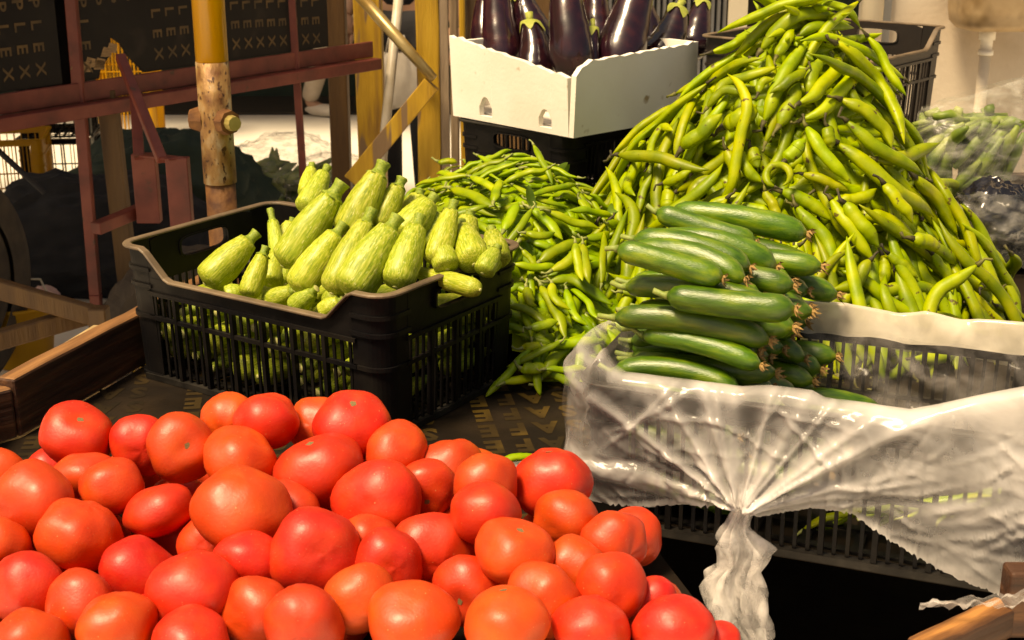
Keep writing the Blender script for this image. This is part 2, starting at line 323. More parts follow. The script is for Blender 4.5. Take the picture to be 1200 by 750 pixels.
MB().box(-.6, 1.2, 1.86, 1.92, DECK - .1, DECK - .02).build('crossbeam', M['brownwood'], cart)
MB().box(-.45, 1.3, 3.0, 3.06, DECK - .1, DECK - .02).build('crossbeam', M['brownwood'], cart)

# ------------------------------------------------------------------ black slatted crates
CR_L, CR_W, CR_H = .51, .335, .215
def make_crate(name, label, loc, rz, m='black', dip=(.045, .045), L=CR_L, W=CR_W, H=CR_H, group=None, zoff=0, pitch=.0145, mrim='rim'):
    root = tag(empty(name, loc, rz), label, 'crate', group)
    rc = .028; tap = .045
    sides = [(Vector((-L / 2, -W / 2, 0)), Vector((1, 0, 0)), L), (Vector((L / 2, -W / 2, 0)), Vector((0, 1, 0)), W),
             (Vector((L / 2, W / 2, 0)), Vector((-1, 0, 0)), L), (Vector((-L / 2, W / 2, 0)), Vector((0, -1, 0)), W)]
    def pos(k, t, z, off):              # off outward
        c, d, ln = sides[k]; nrm = Vector((d.y, -d.x, 0)); q = (1 - z / H) * tap * W / 2
        return c + d * t + nrm * (off - q) + Vector((0, 0, z))
    def panel(k, t0, t1, z0, z1, o0, o1, mb=None):
        mb = mb or MB()
        v = [pos(k, t, z, o) for z in (z0, z1) for o in (o0, o1) for t in (t0, t1)]
        return mb.add(v, [(0, 2, 3, 1), (4, 5, 7, 6), (0, 1, 5, 4), (2, 6, 7, 3), (0, 4, 6, 2), (1, 3, 7, 5)])
    zl = [H - dip[0], H, H - dip[1], H]  # top of the middle of each side
    # floor
    fl = MB(); fx, fy = L / 2 - .022, W / 2 - .022
    for i in range(9):
        x = -fx + 2 * fx * i / 8; fl.box(x - .006, x + .006, -fy, fy, .006, .010)
    for i in range(6):
        y = -fy + 2 * fy * i / 5; fl.box(-fx, fx, y - .006, y + .006, .0105, .0135)
    fl.build('floor', M[m], root)
    # corner posts
    for k in range(4):
        c, d, ln = sides[k]; nrm = Vector((d.y, -d.x, 0)); mb = MB(); v = []; f = []
        pts = [(-d, .055)] if False else None
        pd = sides[(k - 1) % 4][1]; N = 7; ring = []
        ctr = c + d * rc - nrm * rc
        path = [c - pd * .055 + Vector((0, 0, 0))] + [ctr + (nrm * math.sin(a_) - d * math.cos(a_)) * rc for a_ in [math.pi / 2 * i / N for i in range(N + 1)]] + [c + d * .055]
        for z in (0.0, H * .35, H * .7, H - .004):
            q = (1 - z / H) * tap * W / 2; inn = (d - nrm).normalized()
            for p in path:
                for o in (0, .0035):
                    v.append(p + (d - nrm) * q * 1.0 + (ctr - p).normalized() * o + Vector((0, 0, z)))
        n2 = len(path)
        for i in range(3):
            for j in range(n2 - 1):
                a0 = (i * n2 + j) * 2; b0 = ((i + 1) * n2 + j) * 2
                f += [(a0, a0 + 2, b0 + 2, b0), (a0 + 1, b0 + 1, b0 + 3, a0 + 3)]
            for j in (0, n2 - 1):
                a0 = (i * n2 + j) * 2; b0 = ((i + 1) * n2 + j) * 2; f.append((a0, b0, b0 + 1, a0 + 1))
        mb.add(v, f)
        for z in (.004, H * .47, H * .70, H * .82):    # proud ribs round the corner
            q = (1 - z / H) * tap * W / 2; v = []; f = []
            for p in path:
                o = (p - ctr).normalized()
                for dz in (0, .006):
                    for e in (-.001, .004): v.append(p + (d - nrm) * q + o * e + Vector((0, 0, z + dz)))
            for j in range(n2 - 1):
                for x0, x1 in ((0, 1), (1, 3), (3, 2), (2, 0)): f.append((j * 4 + x0, j * 4 + x1, j * 4 + 4 + x1, j * 4 + 4 + x0))
            mb.add(v, f)
        mb.build('corner_post', M[m], root)
    # slats, rails and bands
    for k in range(4):
        c, d, ln = sides[k]; long = k % 2 == 0
        zb = zl[k] - (.028 if long else .075)          # top of the slats
        t0, t1 = .056, ln - .056; n = int((t1 - t0) / pitch)
        st = (t1 - t0) / n
        me = None; mer = None
        for i in range(n):
            t = t0 + st * (i + .5); rib = i % 4 == 3
            if not rib:
                if me is None:
                    mb = panel(k, -.0022, .0022, .010, zb, -.0030, .0002); me = mesh('slat', mb.v, mb.f, False); me.materials.append(M[m])
                obj('slat', me, None, root, loc=d * t)
            else:
                if mer is None:
                    mb = panel(k, -.0032, .0032, .010, zb, -.0035, .0048); mer = mesh('rib', mb.v, mb.f, False); mer.materials.append(M[m])
                obj('rib', mer, None, root, loc=d * t)
        panel(k, .05, ln - .05, H * .47, H * .47 + .006, -.003, .0042).build('mid_rail', M[m], root)
        br = MB(); panel(k, .03, ln - .03, 0, .009, -.006, .0065, br); br.build('bottom_rail', M['railblack' if mrim == 'rim' else mrim], root)
        if long:
            mb = MB(); panel(k, .0545, ln - .0545, zb, zl[k] - .002, -.0032, .0, mb)
            if dip[k // 2] > .001:      # raised triangles beside the corners
                for s in (0, 1):
                    ts = [.0545, .0545, .10, .0545] if s == 0 else [ln - .0545, ln - .0545, ln - .10, ln - .0545]
                    zs = [zl[k] - .003, H - .004, zl[k] - .003]
                    v = [pos(k, ts[q], zs[q], o) for o in (-.0032, 0) for q in range(3)]
                    mb.add(v, [(0, 1, 2), (5, 4, 3), (0, 3, 4, 1), (1, 4, 5, 2), (2, 5, 3, 0)])
            mb.build('top_band', M[m], root)
            panel(k, .05, ln - .05, zb - .002, zb + .004, 0.0005, .0045).build('band_rib', M[m], root)
        else:
            # band with a rounded handle hole
            cx, cz, hw, hh = ln / 2, H - .034, .052, .0155; x0, x1, z0, z1 = .0545, ln - .0545, zb, H - .004
            N = 32; inner = []; outer = []
            for i in range(N):
                a_ = 2 * math.pi * (i + .5) / N; cx_, sz_ = math.cos(a_), math.sin(a_)
                e_ = .35
                inner.append((cx + hw * math.copysign(abs(cx_) ** e_, cx_), cz + hh * math.copysign(abs(sz_) ** .55, sz_)))
                sx_ = (x1 - cx) if cx_ > 0 else (cx - x0); tz_ = (z1 - cz) if sz_ > 0 else (cz - z0)
                kk = 1 / max(abs(cx_), abs(sz_)); outer.append((cx + cx_ * kk * sx_, cz + sz_ * kk * tz_))
            v = []; f = []
            for o in (-.0035, .0005):
                v += [pos(k, t, z, o) for t, z in inner] + [pos(k, t, z, o) for t, z in outer]
            for i in range(N):
                j = (i + 1) % N
                f += [(i, j, N + j, N + i), (2 * N + i, 3 * N + i, 3 * N + j, 2 * N + j), (i, 2 * N + i, 2 * N + j, j), (N + i, N + j, 3 * N + j, 3 * N + i)]
            MB().add(v, f).build('handle_band', M[m], root)
            hv = []; hf = []             # lip round the handle
            for t, z in inner:
                ou = Vector((t - cx, z - cz)); ou = ou.normalized() * .004
                for q, o in ((0, -.006), (1, -.006), (1, .006), (0, .006)): hv.append(pos(k, t + ou.x * q, z + ou.y * q, o))
            for i in range(N):
                j = (i + 1) % N
                for q in range(4): hf.append((i * 4 + q, i * 4 + (q + 1) % 4, j * 4 + (q + 1) % 4, j * 4 + q))
            MB().add(hv, hf).build('handle_lip', M[m], root)
            panel(k, .05, ln - .05, zb - .002, zb + .004, .0008, .0046).build('band_rib', M[m], root)
    # rim lip
    path = []
    for k in range(4):
        c, d, ln = sides[k]; nrm = Vector((d.y, -d.x, 0)); ctr = c + d * rc - nrm * rc
        for i in range(7):
            a_ = math.pi / 2 * i / 6; path.append((ctr + (nrm * math.sin(a_) - d * math.cos(a_)) * rc, (nrm * math.sin(a_) - d * math.cos(a_)), H))
        dd = dip[k // 2] if k % 2 == 0 else 0
        if dd > .001:
            for t, z in ((.048, H), (.058, H - .005), (.095, H - dd + .004), (.105, H - dd), (ln - .105, H - dd), (ln - .095, H - dd + .004), (ln - .058, H - .005), (ln - .048, H)):
                path.append((pos(k, t, z, 0), nrm, z))
    v = []; f = []
    for p, nn, z in path:
        p = Vector((p.x, p.y, z))
        for a_, b_ in ((-.004, -.005), (.009, -.005), (.009, .0), (-.004, .0)): v.append(p + nn * a_ + Vector((0, 0, b_)))
    n2 = len(path)
    for i in range(n2):
        j = (i + 1) % n2
        for q in range(4): f.append((i * 4 + q, i * 4 + (q + 1) % 4, j * 4 + (q + 1) % 4, j * 4 + q))
    bevel(MB().add(v, f).build('rim', M[mrim], root), .0015, 1)
    return root
def crate_from(c, rz, L=CR_L, W=CR_W):      # c = near right bottom corner -> centre
    ex = Vector((math.cos(rz), math.sin(rz), 0)); ey = Vector((-math.sin(rz), math.cos(rz), 0))
    return Vector(c) - ex * L / 2 + ey * W / 2
ZR = R(-33.5); ZC = crate_from((-.172, 1.735, DECK + .001), ZR)
zcrate = make_crate('black_crate', 'black slatted plastic crate full of pale green zucchini', ZC, ZR, dip=(.045, .0))
BR = R(-21); _e = Vector((math.cos(BR), math.sin(BR), 0))
BC = crate_from(Vector((.082, 1.50, DECK + .001)) + _e * .53, BR, .53)
BH = .185
bcrate = make_crate('black_crate', 'black slatted crate lined with a knotted clear bag, stacked with cucumbers', BC, BR, dip=(.0, .0), L=.53, H=BH, mrim='railblack')
ER = R(48); en = Py(668, 167, 2.90)
EC = Vector((en.x, en.y, DECK + .001)) + Vector((math.cos(ER), math.sin(ER), 0)) * CR_L / 2 + Vector((-math.sin(ER), math.cos(ER), 0)) * CR_W / 2
ecrate = make_crate('black_crate', 'black slatted crate standing under the white eggplant box', EC, ER, dip=(.0, .0), mrim='railblack')
KR = R(50); kn = P(1108, 30, 3.2); kz = kn.z - .225
KC = crate_from((kn.x, kn.y, 0), KR, .53)
make_crate('brown_black_crate', 'brownish black crate with handle hole behind the broad bean heap', (KC.x, KC.y, kz), KR, m='brownblack', dip=(.045, .0), H=.225, L=.53)
make_crate('black_crate', 'black crate underneath the brownish black crate behind the bean heap', (KC.x, KC.y, DECK + .001), KR, dip=(0, 0), H=kz - DECK - .002, L=.53)
def to_local(p, c, rz):
    d = Vector(p) - c; return (d.x * math.cos(rz) + d.y * math.sin(rz), -d.x * math.sin(rz) + d.y * math.cos(rz), d.z)
CRATES = [(ZC, ZR, CR_L, CR_W, CR_H), (BC, BR, .53, CR_W, BH), (EC, ER, CR_L, CR_W, .5), (KC, KR, CR_L, CR_W, 1)]
def in_crate(p, mrg=.0):
    for c, rz, L, W, H in CRATES:
        x, y, z = to_local(p, c, rz)
        if abs(x) < L / 2 + mrg and abs(y) < W / 2 + mrg and p[2] < DECK + H + .01: return True
    return False
def from_local(c, rz, x, y, z):
    return Vector((c.x + x * math.cos(rz) - y * math.sin(rz), c.y + x * math.sin(rz) + y * math.cos(rz), c.z + z))

# ------------------------------------------------------------------ tomatoes
def tomato_mesh(i):
    r_ = random.Random(100 + i); nu, nv = 32, 20; v = []; f = []
    lob = r_.choice([0, 2, 3, 4, 5, 6]); amp = r_.uniform(.010, .034) if lob else 0; ob = r_.uniform(.78, .90); ph = r_.uniform(0, 6); sd_ = r_.uniform(0, 50)
    v.append((0, 0, 0)); 
    for j in range(1, nv):
        th = math.pi * j / nv
        for k in range(nu):
            a_ = 2 * math.pi * k / nu
            rr = 1 + amp * math.cos(lob * a_ + ph) * math.sin(th) ** .7
            d = Vector((math.sin(th) * math.cos(a_), math.sin(th) * math.sin(a_), math.cos(th)))
            rr += .125 * mnoise.noise(d * 1.15 + Vector((sd_, 0, 0))) + .02 * mnoise.noise(d * 3 + Vector((0, sd_, 0)))
            z = math.cos(th); dip = .16 * math.exp(-(th / .32) ** 2) + .05 * math.exp(-((math.pi - th) / .3) ** 2) * -1
            v.append((d.x * rr, d.y * rr, (z * rr - (dip if th < 1.6 else dip * 1)) * ob))
    top = sum(x[2] for x in v[1:1 + nu]) / nu - .02; v[0] = (0, 0, top)
    v.append((0, 0, -ob * 1.0 + .04)); nb = len(v) - 1
    for k in range(nu): f.append((0, 1 + k, 1 + (k + 1) % nu)); f.append((nb, nb - nu + (k + 1) % nu, nb - nu + k))
    for j in range(nv - 2):
        for k in range(nu):
            a0 = 1 + j * nu; k2 = (k + 1) % nu; f.append((a0 + k, a0 + nu + k, a0 + nu + k2, a0 + k2))
    me = mesh('tomato', v, f); me.materials.append(M['tomato'])
    sv = [(0, 0, top + .012)] + [(math.cos(q) * .085 * (1 + .25 * (k % 2)), math.sin(q) * .085 * (1 + .25 * (k % 2)), top + .004 + .01) for k, q in enumerate([math.pi * 2 * k / 10 for k in range(10)])]
    sm = mesh('stem_scar', sv, [(0, 1 + k, 1 + (k + 1) % 10) for k in range(10)]); sm.materials.append(M['scar'])
    return me, sm
TOM = [tomato_mesh(i) for i in range(16)]
TL = [(91,511,44,38),(165,520,33,36),(211,525,38,42),(270,494,28,26),(312,494,42,33),(39,591,50,46),(93,626,52,42),(132,570,38,32),(186,599,41,37),
 (281,539,47,38),(283,599,57,50),(376,552,53,46),(371,648,51,50),(33,690,42,44),(93,708,42,42),(160,667,44,38),(227,691,58,43),(136,735,48,38),
 (225,750,42,32),(355,730,46,42),(300,718,42,42),(250,638,38,38),(-2,645,32,34),(38,752,40,30),(100,558,38,34),(412,497,50,38),(372,499,28,30),(466,530,27,27),
 (525,548,42,38),(570,568,26,28),(500,572,30,32),(445,589,50,49),(568,602,46,36),(508,644,47,45),(603,646,46,41),(647,565,49,41),(664,611,36,33),
 (673,669,31,35),(718,638,34,36),(716,690,38,42),(484,725,56,44),(594,730,54,42),(692,738,48,38),(421,704,38,38),(455,660,32,34),(548,692,34,34),
 (788,738,52,40),(766,703,28,28),(843,752,26,24),(636,700,34,34),(-8,600,34,34),(-20,700,40,40),(290,660,38,38),(338,600,34,36),(430,640,36,36),(-6,560,30,30)]
T = []
for (x, y, rx, ry) in TL:
    Y = 1.50 - (y - 490) / 260 * .38
    p = Py(x, y, Y)
    if x > 560:
        zt = DECK + .045 + .075 * max(0, (1 - (x - 560) / 300)) * max(.25, 1 - (y - 540) / 330) + .015
        p = Pz(x, y, max(zt, DECK + .045))
    d = (p - CAM).dot(FWD)
    rad = .5 * (rx + ry) / FPX * d; rad = max(rad, .035) if x < 720 else rad; p = p - (p - CAM).normalized() * max(0, .5 * (rx + ry) - 38) * .0022; T.append([np.array(p), rad, rx / ry, 1])
# hidden layer that carries them
for gy in range(6):
    for gx in range(15):
        x = -.70 + gx * .10 + (gy % 2) * .04; y = 1.12 + gy * .085
        if x > -.05 + .30 * (1 - gy / 9) or y > 1.40 and x > .0: continue
        if not inside_poly(x, y, outline) or y < 1.10: continue
        T.append([np.array([x + rng.uniform(-.01, .01), y + rng.uniform(-.01, .01), DECK + .042]), rng.uniform(.034, .040), 1, 0])
pos = np.array([t[0] for t in T]); rad = np.array([t[1] for t in T]); lst = np.array([t[3] for t in T]); anc = pos.copy()
seg = [(Vector((near[i][0], near[i][1])), Vector((near[i + 1][0], near[i + 1][1]))) for i in range(len(near) - 1)] + [(Vector(left_a[:2]), Vector(near[0]))] + [(Vector(left_b[:2]), Vector(left_a[:2]))]
rays = pos - np.array(CAM); rays /= np.linalg.norm(rays, axis=1)[:, None]
for it in range(150):
    dlt = pos[:, None] - pos[None]; dist = np.linalg.norm(dlt, axis=2) + np.eye(len(pos)); need = (rad[:, None] + rad[None]) * .90
    ov = np.clip(need - dist, 0, None) * (1 - np.eye(len(pos)))
    wgt = np.where(lst[:, None] > lst[None], .03, np.where(lst[:, None] < lst[None], .97, .5))
    mv = (dlt / dist[..., None] * (ov * wgt)[..., None]).sum(1) * .6
    al = (mv * rays).sum(1)[:, None] * rays
    mv = np.where(lst[:, None] > 0, al + .22 * (mv - al), mv * np.array([1, 1, .5]))
    pos += mv
    dv = anc - pos; dal = (dv * rays).sum(1)[:, None] * rays
    pos += np.where(lst[:, None] > 0, (.22 * (dv - dal) + .02 * dal), 0)
    pos[:, 2] = np.maximum(pos[:, 2], DECK + rad * .86)
    for i in range(len(pos)):          # keep out of the zucchini crate and the lined crate
        for c, rz, L, W, H in CRATES[:2]:
            x, y, z = to_local(pos[i], c, rz)
            if abs(x) < L / 2 + rad[i] and -W / 2 - rad[i] * 1.0 < y < 0:
                q = y - (-W / 2 - rad[i] * 1.0); pos[i, 0] += math.sin(rz) * q; pos[i, 1] -= math.cos(rz) * q
labels_t = ['ripe red tomato in the loose heap in front of the zucchini crate']
for i in range(len(pos)):
    if not lst[i] and (pos[i, 2] > DECK + .085 or not inside_poly(pos[i, 0], pos[i, 1], outline) or min([np.linalg.norm(pos[i] - pos[q]) - .72 * (rad[i] + rad[q]) for q in range(len(pos)) if q != i and (lst[q] or q < i)]) < 0): continue
    k = i % 16; me, sm = TOM[k]
    o = obj('tomato', me); o.location = pos[i]; 
    xl, yl, _ = to_local(pos[i], ZC, ZR); xb, yb, _ = to_local(pos[i], BC, BR)
    lab = 'red tomato buried low under the others in the tomato heap' if not lst[i] else 'red tomato on the back crest of the heap before the zucchini crate' if yl > -CR_W / 2 - .16 else 'red tomato on the slope of the heap beside the lined crate' if pos[i, 0] > .02 else 'red tomato on the end of the heap beside the wooden side board' if pos[i, 0] < -.5 else 'ripe orange-red tomato in the middle of the tomato heap'
    tag(o, lab, 'tomato', 'tomatoes heaped on the cart')
    r_ = random.Random(i); asp = T[i][2]
    if asp > 1.1: tilt = r_.uniform(.1, .45) * r_.choice((1, -1)); o.rotation_euler = (r_.uniform(-.45, .1) + (math.pi if r_.random() < .8 else 0), tilt, r_.uniform(0, 6.28))
    else: q = Vector((r_.uniform(-.7, .7), -1, r_.uniform(-.5, .6))).to_track_quat('Z', 'Y'); o.rotation_euler = (Quaternion(q) @ Quaternion((0, 0, 1), r_.uniform(0, 6.28))).to_euler() if r_.random() < .10 else (Vector((r_.uniform(-.7, .7), 1, r_.uniform(-.5, .3))).to_track_quat('Z', 'Y')).to_euler()
    o.scale = (rad[i] * 1.03 * random.Random(i * 7).uniform(.97, 1.06), rad[i] * 1.03, rad[i] * 1.03 * random.Random(i * 7 + 1).uniform(.95, 1.06))
    s = obj('stem_scar', sm, parent=o)

# ------------------------------------------------------------------ pods (broad beans and peas)
def catmull(pts, n):
    p = [np.array(q, float) for q in pts]
    if len(p) == 2: p = [p[0], (p[0] + p[1]) / 2, p[1]]
    q = [2 * p[0] - p[1]] + p + [2 * p[-1] - p[-2]]; out = []
    segs = len(p) - 1
    for i in range(n):
        u = i / (n - 1) * segs; k = min(int(u), segs - 1); t = u - k; a, b, c, d = q[k:k + 4]
        out.append(.5 * ((2 * b) + (-a + c) * t + (2 * a - 5 * b + 4 * c - d) * t * t + (-a + 3 * b - 3 * c + d) * t ** 3))
    out = np.array(out); L = np.concatenate([[0], np.cumsum(np.linalg.norm(np.diff(out, axis=0), axis=1))])
    s = np.linspace(0, L[-1], n); return np.stack([np.interp(s, L, out[:, j]) for j in range(3)], 1), L[-1]
def pod_geo(pts, wd, nrm, flat=.72, bumps=5, seed=0, rings=20, sides=10, pointy=1.0):
    c, L = catmull(pts, rings); r_ = random.Random(seed); jw = np.array([[mnoise.noise((i * .17, seed * 1.7, q)) for q in range(3)] for i in range(rings)]); c = c + jw * wd * .16; ph = r_.uniform(0, 6); v = []; f = []
    tg = np.gradient(c, axis=0); tg /= np.linalg.norm(tg, axis=1)[:, None]
    for i in range(rings):
        s = i / (rings - 1); N = np.array(nrm if not callable(nrm) else nrm(c[i])); T_ = tg[i]
        B = np.cross(T_, N); B /= np.linalg.norm(B) + 1e-9; N = np.cross(B, T_)
        e0 = min(1, (s / .20)) if s < .20 else 1; e1 = min(1, ((1 - s) / .34)) if s > .66 else 1
        e = (max(0, 1 - (1 - e0) ** 2) ** .5 * .5 + .5 * e0) * (1 - (1 - e1) ** 2.0) ** pointy
        e = max(e, .07); bw = 1 + .022 * math.sin(bumps * 2 * math.pi * s + ph); bt = 1 + .045 * math.sin(bumps * 2 * math.pi * s + ph)
        for k in range(sides):
            a_ = 2 * math.pi * k / sides
            sn = math.sin(a_); v.append(c[i] + B * math.cos(a_) * wd / 2 * e * bw + N * math.copysign(abs(sn) ** 1.35, sn) * wd / 2 * flat * 1.06 * e * bt)
    for i in range(rings - 1):
        for k in range(sides):
            k2 = (k + 1) % sides; f.append((i * sides + k, i * sides + k2, (i + 1) * sides + k2, (i + 1) * sides + k))
    f.append(tuple(range(sides - 1, -1, -1))); f.append(tuple((rings - 1) * sides + k for k in range(sides)))
    return v, f, c, tg, L
def stem_geo(c, tg, wd, nrm, seed, ln=.012):
    r_ = random.Random(seed); a = Vector(c[0]); t = -Vector(tg[0]); n = Vector(nrm); b = t.cross(n)
    p = [a - t * .003, a + t * ln * .4, a + t * ln * .8 + b * r_.uniform(-.3, .3) * ln, a + t * ln * 1.2 + b * r_.uniform(-.7, .7) * ln + n * r_.uniform(-.2, .4) * ln]
    return MB().tube(p, [wd * .22, wd * .13, wd * .09, wd * .11], 6)

class Heap:
    def __init__(s, fn): s.h = fn; s.E = np.zeros((0, 3)); s.Er = np.zeros(0)
    def nrm(s, x, y):
        e = .012; hx = (s.h(x + e, y) - s.h(x - e, y)) / (2 * e); hy = (s.h(x, y + e) - s.h(x, y - e)) / (2 * e)
        return Vector((-hx, -hy, 1)).normalized()
    def hit(s, px, py):
        r = ray(px, py); t = 1.2; last = None
        best = None; bd = 9
        while t < 3.6:
            p = CAM + r * t; d = p.z - DECK - s.h(p.x, p.y)
            if d < bd: bd = d; best = p.copy()
            if d <= 0: return p
            t += .01
        return best                     # silhouette: nearest pass
    def add(s, c, r): s.E = np.vstack([s.E, c]); s.Er = np.concatenate([s.Er, np.full(len(c), r)])
    def lift(s, c, r, n, lo, hi, k=.86):
        if not len(s.E): return lo
        ctr = c.mean(0); m = np.linalg.norm(s.E - ctr, axis=1) < .30; E = s.E[m]; q = (s.Er[m] + r) * k; n = np.array(n); lam = lo
        while lam <= hi:
            d = np.linalg.norm((c + n * lam)[:, None] - E[None], axis=2)
            if (d >= q[None]).all(): return lam
            lam += .003
        return None
def bean_h(x, y):
    dx, dy = x - .505, y - 2.40; a_ = .375 if dx > 0 else .50; b_ = .40
    rho = math.sqrt((dx / a_) ** 2 + (dy / b_) ** 2)
    rr = math.sqrt(rho * rho + .012) - .03
    h = .585 * max(0, 1 - rr) ** .98
    return h + .035 * mnoise.noise((x * 7, y * 7, 3.3)) * min(1, h * 8)
def pea_h(x, y):
    dx, dy = x + .01, y - 2.42; a_ = .34 if dx < 0 else .40; b_ = .50 if dy < 0 else .4
    rho = math.sqrt((dx / a_) ** 2 + (dy / b_) ** 2)
    h = .245 * max(0, 1 - rho ** 1.7)
    return h + .025 * mnoise.noise((x * 8, y * 8, 1.3)) * min(1, h * 8)
def scatter_mesh(name, heap, n, variants, wd, m, label, cat, sampler, sink):
    mb = MB(); cnt = 0
    while cnt < n:
        x, y = sampler(); z = heap.h(x, y)
        if z < .012: continue
        N = heap.nrm(x, y); p = Vector((x, y, DECK + z)) - N * sink
        if in_crate(p, .02): continue
        g_ = random.choice(variants); q = N.to_track_quat('Z', 'Y') @ Quaternion((0, 0, 1), random.uniform(0, 6.28))
        vv = [q @ Vector(v) + p for v in g_[0]]
        if min(v.z for v in vv) < DECK + .001:
            up = DECK + .001 - min(v.z for v in vv); vv = [v + Vector((0, 0, up)) for v in vv]
        if any(in_crate(v, .004) for v in vv[::9]): continue
        mb.add(vv, g_[1]); cnt += 1
    o = mb.build(name, M[m], smooth=True); tag(o, label, cat, kind='stuff'); return o
def core(name, heap, ctr, ext, sink, m, label, cat):
    n = 44; v = []; f = []; idx = {}
    for i in range(n + 1):
        for j in range(n + 1):
            x = ctr[0] - ext[0] + 2 * ext[0] * i / n; y = ctr[1] - ext[1] + 2 * ext[1] * j / n
            z = heap.h(x, y) - sink
            v.append((x, y, DECK + max(.001, z) + (.012 * mnoise.noise((x * 30, y * 30, 0)) if z > .02 else 0)))
    for i in range(n):
        for j in range(n):
            a_ = i * (n + 1) + j; q = (a_, a_ + n + 1, a_ + n + 2, a_ + 1)
            if max(v[k][2] for k in q) > DECK + .0011 and not any(in_crate(Vector(v[k]), .006) for k in q): f.append(q)
    used = sorted({k for q in f for k in q}); mp_ = {k: i for i, k in enumerate(used)}
    o = MB().add([v[k] for k in used], [tuple(mp_[k] for k in q) for q in f]).build(name, M[m], smooth=True)
    return tag(o, label, cat, kind='stuff')

def local_variants(n, lmin, lmax, wmin, wmax, curv, flat, bumps, seed0):
    out = []
    for i in range(n):
        r_ = random.Random(seed0 + i); L = r_.uniform(lmin, lmax); wd = r_.uniform(wmin, wmax); cv = r_.uniform(-curv, curv); sc = r_.uniform(-curv, curv) * .5
        if r_.random() < .2: cv *= 1.6
        pts = []; a_ = 0; x = y = 0; K = 7
        for k in range(K):
            pts.append((x, y, r_.uniform(-.002, .002) - .0 )); ang = cv * (k / (K - 1) - .5) * 2 + sc * math.sin(k * 1.6); x += L / (K - 1) * math.cos(ang); y += L / (K - 1) * math.sin(ang)
        cx = sum(p[0] for p in pts) / K; cy = sum(p[1] for p in pts) / K; pts = [(p[0] - cx, p[1] - cy, p[2] - .22 * (p[0] - cx) ** 2 / L) for p in pts]
        v, f, c, tg, _ = pod_geo(pts, wd, (0, 0, 1), flat, bumps, seed0 + i)
        st = stem_geo(c, tg, wd, (0, 0, 1), seed0 + i, wd * .7)
        out.append((v, f, c, wd, st))
    return out
def listed_pods(name, heap, data, zs, m, ms, label_fn, cat, group, flat, bumps, extra=.0):
    ox, oy, sc = zs
    for i, (pp, wpx) in enumerate(data):
        pts = []; ns = []
        for (x, y) in pp:
            p = heap.hit(ox + x * sc, oy + y * sc); n = heap.nrm(p.x, p.y); pts.append(p); ns.append(n)
        d = np.mean([(p - CAM).dot(FWD) for p in pts]); wd = wpx * sc / FPX * d * 1.02
        n = sum(ns, Vector()).normalized()
        vw = (CAM - sum(pts, Vector()) / len(pts)).normalized(); dirn = (n * .5 + vw).normalized()
        pts = [p + n * wd * .3 for p in pts]
        c, L = catmull(pts, 18)
        lam = heap.lift(c, wd * .40, dirn, 0, .05)
        lam = .02 if lam is None else lam
        v, f, c, tg, L = pod_geo([p + dirn * lam for p in pts], wd, n, flat, bumps, i * 3 + 5)
        lowest = min(q[2] for q in v)
        up = max(0, DECK + .002 - lowest)
        ctr = c.mean(0); v = [q - ctr + np.array([0, 0, up]) * 0 for q in v]
        me = mesh(name, v, f); o = obj(name, me, M[m], loc=ctr + np.array([0, 0, up]))
        st = stem_geo(c - ctr, tg, wd, n, i, wd * .7); st.build('stem_end', M[ms], o, True)
        tag(o, label_fn(i), cat, group); heap.add(c[::2] + np.array([0, 0, up]), wd * .40)
def random_pods(name, heap, n, variants, m, ms, label, cat, group, sampler, lo, hi, tries=6000, leaf=None):
    mes = []
    for v, f, c, wd, st in variants:
        me = mesh(name, v, f); me.materials.append(M[m]); sm = mesh('stem_end', st.v, st.f); sm.materials.append(M[ms]); mes.append((me, sm))
    cnt = 0
    for t in range(tries):
        if cnt >= n: break
        x, y = sampler(); z = heap.h(x, y)
        if z < .006: continue
        N = heap.nrm(x, y); k = random.randrange(len(variants)); v, f, c, wd, st = variants[k]
        tg_ = .34 if random.random() < .25 else .15; tilt = Vector((random.gauss(0, tg_), random.gauss(0, tg_), 0)); N2 = (N + tilt).normalized()
        q = N2.to_track_quat('Z', 'Y') @ Quaternion((0, 0, 1), random.uniform(0, 6.28)); p = Vector((x, y, DECK + z))
        if name == 'broad_bean' and random.random() < .7 and N2.z < .97:      # most pods drape down the slope
            dn = (Vector((0, 0, -1)) + N2 * N2.z).normalized(); sdn = N2.cross(dn); ph = random.gauss(0, .5) + random.choice((0, math.pi)); X = dn * math.cos(ph) + sdn * math.sin(ph)
            q = Matrix((X, N2.cross(X), N2)).transposed().to_quaternion()
        mt = np.array(q.to_matrix()); cw = c[::2] @ mt.T + np.array(p)
        lam = heap.lift(cw, wd * .40, N, lo, hi)
        if lam is None: continue
        p = p + N * lam; cw = cw + np.array(N) * lam
        low = cw[:, 2].min() - wd * .45
        if low < DECK: p.z += DECK - low + .001; cw[:, 2] += DECK - low + .001
        if any(in_crate(Vector(q_), .012) for q_ in cw): continue
        o = obj(name, mes[k][0], loc=p); o.rotation_euler = q.to_euler(); obj('stem_end', mes[k][1], parent=o)
        tag(o, label, cat, group); heap.add(cw, wd * .40); cnt += 1
    return cnt

